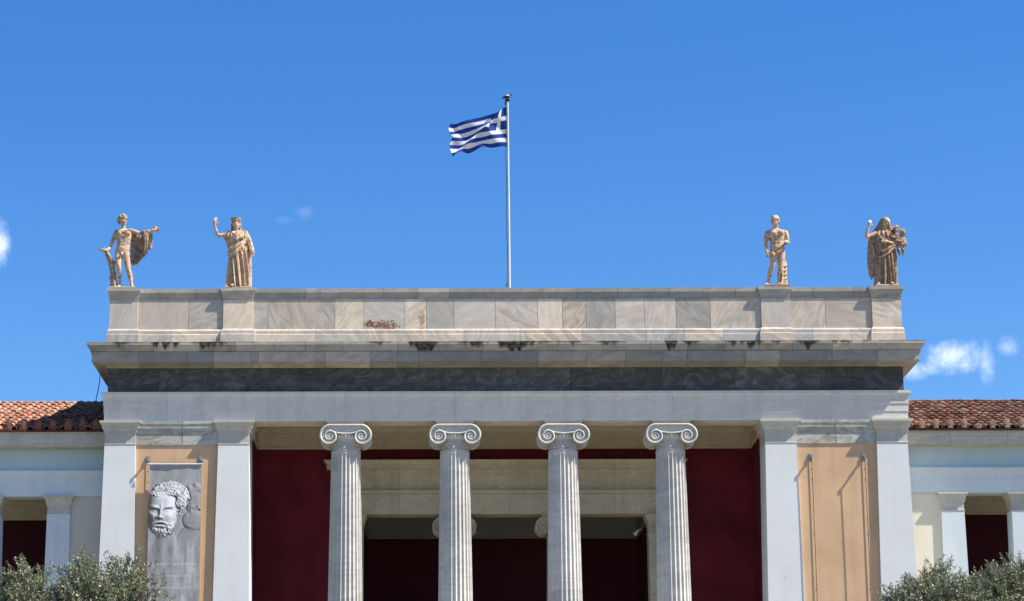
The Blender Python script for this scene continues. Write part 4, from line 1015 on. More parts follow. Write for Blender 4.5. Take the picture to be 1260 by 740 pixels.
q.limb([(B(951.2, 308, -.01), .118), (B(950.6, 314, -.05), .11), (B(949.8, 322, -.11), .076), (B(949.2, 326, -.08), .071), (B(947.6, 332, .0), .074), (B(945.8, 341, .08), .047), (B(945.2, 345, .09), .043)])
foot(q, B(945.2, 345.6, .09), B(942.0, 349.0, -.14))
q.limb([(B(961, 308, 0), .12), (B(960.8, 315, -.01), .112), (B(960.2, 325, -.02), .077), (B(960, 329, -.01), .073), (B(959.6, 335, .03), .075), (B(958.8, 343, .04), .048), (B(958.6, 346.4, .04), .044)])
foot(q, B(958.6, 346.4, .04), B(958, 349.2, -.2))
q.build_fused("body", M['statue'], rt_, .0125, 2)
q = MB(); curls(q, B(953, 268, -.06), hr3, 1.07, 90, lambda v: v.z > .25 or (v.y > .1 and v.z > -.6), .024, 13); q.build_fused("hair", M['statue'], rt_, .012, 1)
q = MB()                # strap and staff end across the hip
q.tube([B(948.5, 306, -.13), B(953, 306.5, -.19), B(958, 304.5, -.22), B(963, 299.5, -.22), B(966.5, 297, -.24)], [.02, .026, .034, .04, .03], 10); q.build_fused("sash", M['statue_dark'], rt_, .012, 1)
q = MB(); rings = []; rg = random.Random(6)
for (cx, py, rr, d) in ((965.4, 316, .05, .06), (965.3, 321, .065, .06), (965.2, 330, .075, .06), (965, 340, .085, .05), (964.8, 346, .10, .05), (964.6, 350, .12, .05)):
    c = B(cx, py, d); rings.append([(c.x + rr * (1 + .12 * math.sin(6 * a + py * .2)) * math.cos(a), c.y + rr * (1 + .1 * math.sin(5 * a)) * math.sin(a), c.z) for a in [2 * math.pi * i / 20 for i in range(20)]])
q.loft(rings)
for py in (325, 330.5, 336, 341.5): q.cone(B(962.6, py, -.03), B(967.6, py - 1.2, -.02), .02, .02, 8)
q.tube([B(963.0, 321, -.0), B(962.8, 328, -.03), B(962.2, 336, -.04), B(961.4, 344, -.05), B(960.6, 349, -.06)], [.022, .026, .026, .028, .03], 8)
q.build_fused("tree_stump", M['statue'], rt_, .013, 1)

# --- statue 4: veiled woman carrying a child
rt_, x = start(3, "veiled dark robed female statue carrying two small children on her arm", 1090.0)
_f4 = Fig(1090.0, pier_py(1090), x, SY, ZP); st4 = _f4.base - 353.4
B = lambda px, py, d=0.0: _f4(px, py + st4, d)
plinth(B, 1074.8, 1105, 349.4, 353.4, .26, M['statue_base'], rt_)
q = MB()
q.cone(B(1087.8, 280, .02), B(1089, 274, -.04), .066, .058); hr4 = rot(32, 18, 4); head(q, B(1090, 268.8, -.05), hr4, 1.0)
torso(q, B, [(1088, 300, .15, .12, 0), (1087.5, 290, .2, .14, 0), (1087, 282, .21, .14, 0), (1087.2, 279, .17, .1, .01)])
q.limb([(B(1077.5, 282.5, 0), .075), (B(1072, 285.5, -.03), .066), (B(1066.5, 288.2, -.06), .055), (B(1065.3, 287.6, -.07), .048), (B(1066.2, 281, -.09), .045), (B(1068, 274.5, -.1), .032)])
hand(q, B(1068.4, 273.4, -.1), Vector((.25, -.1, 1)), Vector((1, 0, -.2)), 1.15, .7, .25)
q.limb([(B(1096.5, 282), .072), (B(1099, 289, -.02), .06), (B(1100.5, 296, -.04), .05), (B(1096, 297, -.2), .045), (B(1090.5, 296.2, -.25), .034)])
hand(q, B(1089.6, 296.1, -.25), Vector((-1, -.15, .05)), Vector((0, 0, 1)), 1.1, .3, .2)
q.limb([(B(1088, 300), .14), (B(1093, 325, -.03), .08), (B(1095.6, 346, -.08), .05)]); q.limb([(B(1088, 300), .14), (B(1081, 325), .08), (B(1079.8, 346, -.06), .05)]); foot(q, B(1095.6, 346.5, -.08), B(1096, 349.2, -.27)); foot(q, B(1080.2, 346.5, -.06), B(1079.6, 349.2, -.23))
q.build_fused("body", M['statue'], rt_, .0125, 2)
q = MB()
q.loft(folds(B, [(349.2, 1076.6, 1102.4, .22, 0, 1.2), (340, 1077.2, 1103.2, .215, 0, 1.2), (325, 1077.4, 1103, .205, 0, 1.0), (310, 1077.6, 1102, .2, 0, .8), (302, 1077.4, 1100.6, .18, 0, .7)], 13, .045, .3, 21))
q.loft(folds(B, [(306, 1076.6, 1101.4, .205, 0, .9), (298, 1076, 1100.6, .19, 0, 1), (290, 1075, 1099.6, .19, 0, 1), (284, 1075.4, 1098.6, .185, -.01, .8), (280, 1078, 1097, .15, .0, .5), (277.6, 1083, 1093, .09, .02, .3)], 11, .036, 1.0, 25))
for i in range(6):
    f_ = i / 5; q.tube([B(1079 + 2 * f_, 283 + 3 * f_, -.12), B(1081.5 + 2.2 * f_, 289 + .5 * f_, -.185), B(1084 + 2.4 * f_, 294.5 - 1.5 * f_, -.2), B(1088 + 1.5 * f_, 298 - 2.4 * f_, -.2)], .018, 8)
for i in range(4):
    f_ = i / 3; q.tube([B(1083.5, 279.5 + f_ * 2, -.08), B(1086.5, 282.5 + 4 * f_, -.165), B(1090.5, 283.5 + 4.4 * f_, -.18), B(1095, 280.5 + 3 * f_, -.1)], .017, 8)
for i, (dz, rr, dd) in enumerate(((0, .018, .0), (3.4, .028, .03), (6.6, .02, .0), (10.4, .03, .03))):
    q.tube([B(1077, 301 + dz, -.08), B(1083, 304.4 + dz * 1.02, -.20 - dd), B(1091, 302 + dz * .85, -.23 - dd), B(1099, 296.5 + dz * .6, -.17 - dd * .5)], [rr * .6, rr * 1.1, rr, rr * .6], 8)
q.build_fused("robe", M['statue_dark'], rt_, .0125, 0)
q = MB()                # veil over the head, mantle hanging behind the raised arm
q.ell(B(1089.2, 266.8, .02), (.135, .15, .135), hr4)
q.limb([(B(1087, 268, .06), .12), (B(1083.5, 275, .08), .12), (B(1078, 281, .08), .11)]); q.limb([(B(1092.5, 270, .06), .08), (B(1095.5, 277, .07), .09), (B(1097.5, 282, .04), .085)])
for i, a in enumerate((1069.6, 1071.6, 1073.8, 1076)):
    bt = (336.5, 340.5, 338, 333)[i]
    q.tube([B(a + 4, 283, .04), B(a + 1, 292, .05), B(a - .3, 304, .04 + .02 * (i % 2)), B(a - .4, 318, .04), B(a + .4, (bt + 318) / 2, .04), B(a + .8, bt, .05)], [.06, .055, .05, .05, .05, .025], 10)
q.tube([B(1075.5, 284, -.02), B(1073.5, 296, -.03), B(1075, 308, -.04), B(1077.5, 320, -.05)], [.05, .05, .045, .02], 10)
q.build_fused("mantle", M['statue_dark'], rt_, .013, 1)
for (cx, py, sc, nm, yw) in ((1101.4, 278.6, .72, 1, -30), (1110.0, 283.2, .66, 2, 40)):
    q = MB(); hr = rot(yw, 8, 0); head(q, B(cx, py, -.1), hr, sc)
    dx = cx - (1102.4 if nm == 1 else 1108.2)
    bx = cx + (.6 if nm == 1 else -1.6)
    torso(q, B, [(bx - 1, py + 20, .085, .08, -.08), (bx - .6, py + 15, .11, .1, -.09), (bx - .2, py + 10, .105, .09, -.09), (bx, py + 6.6, .105, .08, -.09), (bx, py + 5, .05, .05, -.09)])
    q.cone(B(bx, py + 6, -.09), B(cx, py + 3.2, -.1), .042, .04)
    sgn = -1 if nm == 1 else 1
    q.limb([(B(bx - 4, py + 7.6, -.1), .04), (B(bx - 4.4, py + 11, -.16), .034), (B(bx - 2.4, py + 12.5, -.22), .026)]); hand(q, B(bx - 2.0, py + 12.4, -.225), Vector((1, -.2, .2)), Vector((0, 0, 1)), .6, .5, .2)
    q.limb([(B(bx + 4, py + 7.6, -.08), .04), (B(bx + 4.8, py + 11.4, -.1), .034), (B(bx + 5.0, py + 14, -.16), .026)]); hand(q, B(bx + 5.0, py + 14.4, -.17), Vector((0, -.4, -1)), Vector((-1, 0, 0)), .6, .5, .2)
    for s_ in (-1, 1):
        q.limb([(B(bx - 1 + s_ * 2.2, py + 19, -.1), .055), (B(bx - 1 + s_ * 2.6, py + 22.5, -.16), .045), (B(bx - .6 + s_ * 2.2, py + 27, -.12), .03)]); foot(q, B(bx - .6 + s_ * 2.2, py + 27.4, -.12), B(bx - .4 + s_ * 2.2, py + 29, -.2), .5)
    o = q.build_fused("child_figure", M['statue_dark'], rt_, .012, 1)
    q = MB(); curls(q, B(cx, py, -.1), hr, sc * 1.06, 50, lambda v: v.z > .25 or (v.y > .0 and v.z > -.5), .03, nm); q.build_fused("hair", M['statue'], o, .012, 1)

# ------------------------------------------------------------------ flagpole, flag, crow
FY = 2.0
fx, _ = W(626.2, 300, FY); z_top = W(626.4, 124.6, FY)[1]; z_bot = za + (FY - .75) / (YB - .75) * (zb - za) - .02
POLE = empty("flagpole", (fx, FY, z_bot)); tag(POLE, "tall white flagpole rising from the middle of the parapet", "flagpole")
q = MB(); q.tube([(fx, FY, z_bot), (fx, FY, z_bot + 2), (fx, FY, z_top)], [.043, .041, .033], 16); q.build("pole", M['pole'], POLE, smooth=40)
q = MB(); q.tube([(fx, FY, z_top - .02), (fx, FY, z_top + .02), (fx, FY, z_top + .05), (fx, FY, z_top + .08)], [.04, .07, .075, .03], 14); q.tube([(fx - .06, FY, z_top - .11), (fx - .05, FY, z_top - .02)], .022, 8); q.build("truck", M['dark'], POLE, smooth=40)
q = MB(); q.tube([(fx - .062, FY - .01, z_top - .1)] + [(fx - .058 + .008 * math.sin(i * 1.3), FY - .01, z_top - .1 - (z_top - z_bot - .4) * i / 14) for i in range(1, 15)], .007, 6); q.build("halyard", M['cable'], POLE)
q = MB(); q.tube([(fx - .09, FY - .03, WZ(351, FY)), (fx - .05, FY - .02, WZ(350, FY))], .012, 6); q.tube([(fx - .09, FY - .03, WZ(351, FY) + .03), (fx - .09, FY - .03, WZ(351, FY) - .05)], .012, 6); q.build("cleat", M['dark'], POLE)
# the flag, blown to the left
NU, NV = 108, 54
topp = [(624.3, 131.4), (618, 133.8), (612, 136.4), (604, 138.4), (594, 141.6), (580, 145.6), (568, 148.0), (560, 149.2), (553.4, 149.6)]
botp = [(624.3, 181.0), (616, 180.8), (606, 181.8), (598, 182.6), (590, 183.4), (580, 185.8), (572, 188.2), (563, 190.6), (555.6, 191.4)]
def cr(pp, f_):
    u = f_ * (len(pp) - 1); i = min(len(pp) - 2, int(u)); r = u - i
    p0, p1, p2, p3 = (pp[max(0, min(len(pp) - 1, i + k))] for k in (-1, 0, 1, 2))
    return tuple(.5 * (2 * p1[k] + (p2[k] - p0[k]) * r + (2 * p0[k] - 5 * p1[k] + 4 * p2[k] - p3[k]) * r * r + (3 * p1[k] - p0[k] - 3 * p2[k] + p3[k]) * r ** 3) for k in (0, 1))
q = MB(); pts = []
def sstep(a, b_, x):
    x = min(1, max(0, (x - a) / (b_ - a))); return x * x * (3 - 2 * x)
for vi in range(NV + 1):
    v = vi / NV
    for ui in range(NU + 1):
        u = ui / NU; a, b_ = cr(topp, u), cr(botp, u)
        # a diagonal fold runs from the upper hoist down to the lower fly; above it the cloth turns away behind
        d = (u - .14) - (v * .72)                 # >0: beyond the fold
        env = min(1, u * 3.2)
        dep = env * (.05 * math.sin(u * 9 + v * 2.5) - .10 * math.exp(-((d) / .09) ** 2) + .20 * sstep(.0, .16, d) + .055 * math.sin((u * 1.1 + v * .8) * 13) * (1 - .5 * sstep(0, .2, d))) + .05 * env * math.sin(u * 17 - v * 9) * u
        py = a[1] + (b_[1] - a[1]) * v; px = a[0] + (b_[0] - a[0]) * v
        px += env * (2.4 * math.exp(-((d - .05) / .08) ** 2) * (1 - v) + .9 * math.sin(v * 11 + u * 3) * u ** 3 * 1.6)
        py += env * (1.1 * math.sin(u * 10 + 1.0) * (v - .5) + .7 * math.sin(u * 16 + v * 4) * v)
        x, z = W(px, py, FY); dd = dep
        pts.append((x, FY + dd - .02, z))
fcs = []; mis = []
for vi in range(NV):
    for ui in range(NU):
        k = vi * (NU + 1) + ui; U = ui / 4; V = vi / 3
        blue = int(V // 2) % 2 == 0
        if U < 10 and V < 10: blue = not (4 <= U < 6 or 4 <= V < 6)
        fcs.append((k, k + 1, k + NU + 2, k + NU + 1)); mis.append(0 if blue else 1)
q.v = pts; q.f = [list(f) for f in fcs]; q.mi = mis; q.t = [(1, .5, 0)] * len(fcs)
FL = q.build("flag", [M['flag_blue'], M['flag_white']], None, smooth=180)
tag(FL, "blue and white striped flag with a white cross, blowing from the pole", "flag")
# hooded crow on the truck
zk = z_top + .078; q = MB(); C = Vector((fx + .01, FY, zk))
q.ell(C + Vector((.0, 0, .10)), (.155, .085, .085), Matrix.Rotation(R(-24), 3, 'Y')); q.ell(C + Vector((.115, 0, .185)), (.07, .06, .062)); q.cone(C + Vector((.05, 0, .14)), C + Vector((.11, 0, .18)), .075, .055)
q.cone(C + Vector((.17, 0, .185)), C + Vector((.235, 0, .172)), .022, .007)
q.cone(C + Vector((-.1, 0, .075)), C + Vector((-.27, 0, .01)), .055, .02); q.ell(C + Vector((-.09, -.05, .085)), (.15, .03, .05), Matrix.Rotation(R(-20), 3, 'Y')); q.ell(C + Vector((-.09, .05, .085)), (.15, .03, .05), Matrix.Rotation(R(-20), 3, 'Y'))
for s_ in (-1, 1):
    q.cone(C + Vector((.01, s_ * .035, .07)), C + Vector((.015, s_ * .03, .008)), .016, .011, 8)
    for tx in (-.02, .03): q.cone(C + Vector((.015, s_ * .03, .006)), C + Vector((.015 + tx, s_ * .03, .003)), .01, .007, 6)
KR = empty("crow", (fx, FY, zk)); tag(KR, "small black and grey crow perched on top of the flagpole", "bird")
o = q.build_fused("body", [M['crow_black'], M['crow_grey']], KR, .009, 2)
KR.scale = (.62, .62, .62)
for pl in o.data.polygons:
    c = pl.center
    if -.06 < c.x < .10 and c.z > .085 + .03 * math.sin(c.x * 40) and abs(c.y) < .09 and c.z < .185 and not (c.x < .03 and c.z < .11): pl.material_index = 1

# ------------------------------------------------------------------ banner and brackets on the ochre panels
YPAN = .085; ARM = .20; YB_ = YPAN - ARM
def bracket_parts(px, py, parent, rail=True):
    x, z = W(px, py, YPAN)
    q = MB(); q.box(x - .05, x + .05, YPAN - .022, YPAN - .002, z - .1, z + .1); q.box(x - .03, x + .03, YPAN - .05, YPAN - .0225, z - .06, z + .08)
    for dz in (-.075, .085): q.ell((x, YPAN - .026, z + dz), (.013, .01, .013), nu=8, nv=6)
    q.build("wall_plate", M['metal'], parent)
    q = MB(); q.box(x - .02, x + .02, YB_ - .012, YPAN - .05, z - .03, z + .02); q.box(x - .025, x + .025, YB_ - .03, YB_ - .012, z - .05, z + .04)
    q.build("arm", M['metal'], parent)
    if rail:
        q = MB(); q.box(x - .045, x + .045, YPAN - .016, YPAN - .001, FLOOR, z - .101); 
        q.build("rail", M['orange'], parent)
        for k in (.32, .62, 2.1, 3.6):
            q = MB(); q.ell((x + .012, YPAN - .018, z - k), (.014, .006, .014), nu=8, nv=5); q.build("bolt", M['dark'], parent)
    return x, z
for px, lab in ((997.2, "empty grey banner bracket with hanging wire, nearer the columns"), (1062.4, "empty grey banner bracket with hanging wire, nearer the outer pilaster")):
    x, z = W(px, 563, YPAN); br_ = empty("banner_bracket", (x, YPAN, z)); tag(br_, lab, "bracket", "empty banner brackets on the ochre panel")
    x, z = bracket_parts(px, 563, br_)
    q = MB(); q.tube([(x, YB_ - .005, z - .04), (x + .004, YB_ - .002, z - 2.0), (x, YB_, z - 4.0), (x + .003, YB_, FLOOR + .5)], .009, 6); q.build("wire", M['cable'], br_)
bl, br2 = 182.6, 247.0
BAN = empty("banner", (W(215, 571, YB_)[0], YB_, W(215, 571, YB_)[1])); tag(BAN, "tall grey exhibition banner showing a bearded marble head, hung on the ochre wall", "banner")
for px in (182.2, 247.4): bracket_parts(px, 566, BAN, True)
xa, zt_ = W(bl - 1.4, 571.6, YB_); xb, _ = W(br2 + 2.4, 571.6, YB_)
q = MB(); q.tube([(xa, YB_, zt_), (xb, YB_, zt_)], .027, 12); q.build("rod", M['pole'], BAN, smooth=40)
def cloth_sag(u, v): return .008 * math.sin(v * 9 + u * 2) * (1 - v) + .007 * math.sin(u * 7 + v * 3) + .006 * math.sin(v * 40 + 3 * u) * math.exp(-v * 14) + .003 * math.sin(u * 23 + v * 11)
# cloth: the printed picture is a relief of a generic curly-haired bearded man, shaded as on the print
NX, NY = 132, 420
x0, x1 = W(bl, 640, YB_)[0], W(br2 - .6, 640, YB_)[0]; z1 = zt_ - .02; z0 = W(215, 800, YB_)[1]
sc = 2.0; HX, HY = int(66 * sc), int(232 * sc)
gx, gy = np.meshgrid(np.linspace(181, 247, HX), np.linspace(571, 803, HY))
rg = np.random.RandomState(5)
def nz2(sx, sy, seed):
    r = np.random.RandomState(seed); a = r.rand(int(232 / sy) + 3, int(66 / sx) + 3); yy = (gy - 571) / sy; xx = (gx - 181) / sx
    i, j = np.floor(yy).astype(int), np.floor(xx).astype(int); fy, fx_ = yy - i, xx - j; fy = fy * fy * (3 - 2 * fy); fx_ = fx_ * fx_ * (3 - 2 * fx_)
    return (a[i, j] * (1 - fy) * (1 - fx_) + a[i + 1, j] * fy * (1 - fx_) + a[i, j + 1] * (1 - fy) * fx_ + a[i + 1, j + 1] * fy * fx_)
def uv(cx, cy, ang=0.):
    ca, sa = math.cos(ang), math.sin(ang); return (gx - cx) * ca + (gy - cy) * sa, -(gx - cx) * sa + (gy - cy) * ca
def dome(cx, cy, rx, ry, rz, ang=0., p=2.0):
    X, Y = uv(cx, cy, ang); q2 = 1 - np.abs(X / rx) ** p - np.abs(Y / ry) ** p
    return np.where(q2 > 0, rz * np.sqrt(np.maximum(q2, 0)), -50)
def gb(cx, cy, rx, ry, a, ang=0.):
    X, Y = uv(cx, cy, ang); return a * np.exp(-(X / rx) ** 2 - (Y / ry) ** 2)
def blur(a, n):
    for ax in (0, 1):
        k = np.ones(n) / n; a = np.apply_along_axis(lambda r: np.convolve(np.pad(r, n // 2, mode='edge'), k, 'valid')[:len(r)], ax, a)
    return a
# face turned a little to the left, lit from the upper right
face = dome(198.5, 629, 20.5, 33, 19, .05, 2.2)
face = face + gb(199.2, 612, 12, 7, 1.5) + gb(188.4, 624.4, 5.5, 1.9, 2.4, .10) + gb(206.8, 624.0, 7, 2.0, 2.6, -.20)
face = face + gb(188.2, 629.2, 4.6, 2.6, -3.4) + gb(205.6, 628.8, 5.6, 2.7, -3.2, -.05) + gb(188.4, 629.4, 2.6, 1.3, 2.2) + gb(205.2, 629.0, 3.2, 1.4, 2.3)
face = face + gb(196, 630.5, 1.9, 7.5, 4.2, .10) + gb(194.8, 637.2, 3.2, 2.3, 4.4) + gb(191.6, 638, 1.4, 1.2, 1.0) + gb(198.2, 638, 1.5, 1.2, 1.4) + gb(193, 639.7, .9, .7, -2.2) + gb(196.8, 639.7, .9, .7, -2.0)
face = face + gb(186.2, 636, 4, 4.5, 1.2) + gb(207.7, 636, 5, 5, 1.9) + gb(195.6, 624.6, 1.2, 2.0, -1.2)
face = face + gb(195.6, 646.0, 6.0, 1.0, -3.0) + gb(195.6, 648.6, 4.6, 1.5, 1.6) + gb(195.6, 651.4, 5, 1.2, -1.6)
H = np.maximum(face, -8); Al = np.where(face > -8, .80, .30)
def lump(cx, cy, rx, ry, rz, base, ang, alb):
    global H, Al
    h = dome(cx, cy, rx, ry, rz, ang); h = np.where(h > -40, h + base, -50); Al = np.where(h > H, alb, Al); H = np.maximum(H, h)
def curl(cx, cy, r, base, ang, alb):
    """one lock: a comma of lumps winding round a dark hole"""
    for i in range(7):
        a = ang + i * .75; rr = r * (1 - .06 * i)
        lump(cx + rr * math.cos(a), cy + rr * math.sin(a) * .9, r * .66, r * .46, r * .8, base, a + 1.57, alb)
# neck, second head behind, drapery of the relief
nk = dome(204, 678, 15, 30, 9); H = np.where(nk > H, nk - 3, H); Al = np.where((nk > -40) & (face < -8), .46, Al)
for (cx, cy, rx, ry, rz, alb) in ((238, 612, 14, 20, 2.5, .47), (239, 641, 15, 14, 3.0, .43), (233, 690, 20, 42, 2.5, .35)):
    h = dome(cx, cy, rx, ry, rz); Al = np.where((h - 6 > H), alb, Al); H = np.maximum(H, h - 6)
for i in range(30): lump(rg.uniform(229, 248), rg.uniform(596, 650), rg.uniform(1.5, 3.5), rg.uniform(2, 5), .9, -4.2, rg.uniform(0, 3), .46)
# hair: locks over the crown and down the side, a fringe on the brow
hb = dome(207, 612, 26, 21.5, 13); msk = (hb > -40) & ~((gy > 610 + .10 * np.abs(gx - 198)) & (gx < 216)); Al = np.where(msk & (hb > H - 4), .62, Al); H = np.where(msk, np.maximum(H, hb), H)
for i in range(150):
    a = rg.uniform(-3.25, .75); rr = math.sqrt(rg.uniform(.12, 1.0)); cx, cy = 206.5 + 24.5 * rr * math.cos(a), 614 + 21.5 * rr * math.sin(a)
    if cy > 609.5 and cx < 217: continue
    curl(cx, cy, rg.uniform(1.8, 2.9), 9.5 + 7 * (1 - rr), rg.uniform(0, 6), rg.uniform(.55, .92))
for cx in (185, 189.5, 194, 198.5, 203, 207.5, 212, 216): curl(cx, 607.5 + rg.uniform(-1, 1.5), 2.1, 15, rg.uniform(0, 6), .9)
for (cx, cy) in ((220, 634), (223, 629), (218.5, 628), (226, 623), (221, 622), (219, 615)): curl(cx, cy, 2.2, 8, rg.uniform(0, 6), .86)
# moustache and beard
for i in range(13):
    t_ = (i - 6) / 6; lump(195.8 + 8.6 * t_, 643.2 + 2.4 * t_ * t_, 2.3, 1.25, 2.8, 19.0 - 3.5 * t_ * t_, .55 * t_, .80)
for i in range(64):
    a = rg.uniform(-.15, 3.3); rr = rg.uniform(.55, 1.0); cx, cy = 199 + 15.5 * rr * math.cos(a), 646 + 15 * rr * math.sin(a)
    if abs(cx - 195.8) < 6.5 and cy < 651: continue
    lump(cx, cy, rg.uniform(1.2, 1.9), rg.uniform(2.0, 3.2), 2.8, 17.0 - 9 * rr * rr, rg.uniform(-.6, .6) - .5 * math.cos(a), .82)
Hs = blur(H, 3); dy_, dx_ = np.gradient(Hs, 232 / HY, 66 / HX)
nrm = 1 / np.sqrt(dx_ ** 2 + dy_ ** 2 + 1); lam = np.clip((-dx_ * .52 + dy_ * .50 + .56) * nrm, 0, 1.1)
occ = np.clip((blur(H, 9) - Hs) * .27, 0, .92)
wall = H < -7.5
img = Al * (.13 + .95 * lam) * (1 - occ)
img = np.where(wall, .31 * (.85 + .3 * nz2(9, 26, 2)), img)
fade = np.clip((gy - 652) / 26, 0, 1); low = .30 * (.70 + .38 * nz2(3.2, 21, 3) + .22 * nz2(7, 9, 9)) * np.where(gx < 214, .92, 1.08)
img = img * (1 - fade) + low * fade
img = np.where(img > .31, .31 + (img - .31) * 1.35, .31 - (.31 - img) * 1.2)
img = np.clip(img * (.90 + .18 * nz2(1.6, 1.6, 4)), .010, .86)
q = MB(); tints = []
for j in range(NY + 1):
    for i in range(NX + 1):
        u, v = i / NX, j / NY; sag = cloth_sag(u, v)
        q.v.append((x0 + (x1 - x0) * u + .01 * math.sin(v * 6) * (u - .5), YB_ + .0 + sag, z1 + (z0 - z1) * v))
for j in range(NY):
    for i in range(NX):
        k = j * (NX + 1) + i; q.f.append([k, k + 1, k + NX + 2, k + NX + 1]); q.mi.append(0)
        g_ = img[min(HY - 1, int((j + .5) / NY * HY)), min(HX - 1, int((i + .5) / NX * HX))]; q.t.append((g_, g_, g_ * 1.01))
mt, t, b = new_mat("printed_vinyl"); at = t.nodes.new("ShaderNodeVertexColor"); at.layer_name = 'tint'
t.links.new(at.outputs[0], b.inputs['Base Color']); b.inputs['Roughness'].default_value = .7; b.inputs['Specular IOR Level'].default_value = .25
cl = q.build("cloth", mt, BAN, smooth=180)
M['print_white'] = plain("white_lettering", (.62, .62, .62), .7, 0, .02)
def text_mesh(txt):
    cu = bpy.data.curves.new("lettering", 'FONT'); cu.body = txt; cu.size = 1; o = bpy.data.objects.new("lettering", cu); col.objects.link(o)
    dg = bpy.context.evaluated_depsgraph_get(); dg.update(); me = bpy.data.meshes.new_from_object(o.evaluated_get(dg)); bpy.data.objects.remove(o)
    xs = [v.co.x for v in me.vertices]; return me, min(xs), max(xs)
def lett(px_, pz_): return Vector((px_, YB_ - .003 + cloth_sag((px_ - x0) / (x1 - x0), (z1 - pz_) / (z1 - z0)), pz_))
def lettering(txt, pxl, pxr, py, hpx, parent):
    """each word is a part of its own"""
    ms = [text_mesh(w) for w in txt.split()]; gap = .35; tot = sum(b - a for _, a, b in ms) + gap * (len(ms) - 1)
    a, zb_ = W(pxl, py + hpx / 2, YB_); c, zc_ = W(pxr, py - hpx / 2, YB_); off = wloc(parent); k = (c - a) / tot; kz = (zc_ - zb_) / .73; x = a
    for me, xa_, xb_ in ms:
        for v in me.vertices: v.co = lett(x + (v.co.x - xa_) * k, zb_ + v.co.y * kz) - off
        x += (xb_ - xa_ + gap) * k
        me.materials.append(M['print_white']); o = bpy.data.objects.new("lettering", me); col.objects.link(o); o.parent = parent
lettering("ΑΔΡΙΑΝΟΣ ΚΑΙ ΑΘΗΝΑ", 186.5, 241.5, 694.6, 3.1, BAN)
lettering("ADRIANO E ATENE", 196, 235, 709, 2.9, BAN)
lettering("HADRIAN AND ATHENS", 188, 241.5, 723.4, 2.9, BAN)

# ------------------------------------------------------------------ small fittings
x, z = W(784.0, 655.5, YW - .2); SP = empty("spotlight", (x + .09, YW - .06, z + .08)); tag(SP, "small white spotlight clamped beside the capital of the right inner pier", "spotlight")
q = MB(); q.tube([(x + .13, YW - .02, z + .1), (x + .05, YW - .12, z + .1), (x + .02, YW - .18, z + .05)], .016, 8); q.build("arm", M['pole'], SP)
q = MB(); d = Vector((-.6, -.3, -.75)).normalized(); p_ = Vector((x + .02, YW - .18, z + .05)); q.tube([p_ - d * .02, p_ + d * .04, p_ + d * .14, p_ + d * .15], [.03, .04, .062, .058], 12); q.build("lamp_head", M['pole'], SP, smooth=40)
q = MB(); pth = [W(px, py, .6) for px, py in ((123.2, 462), (122.6, 470), (121.2, 478), (119.4, 486), (118.2, 492), (117.6, 499))]
q.tube([(a, .6, b_) for a, b_ in pth] , .013, 6); tag(q.build("lightning_cable", M['cable']), "thin dark cable hanging from the cornice beside the shaded roof", "cable")

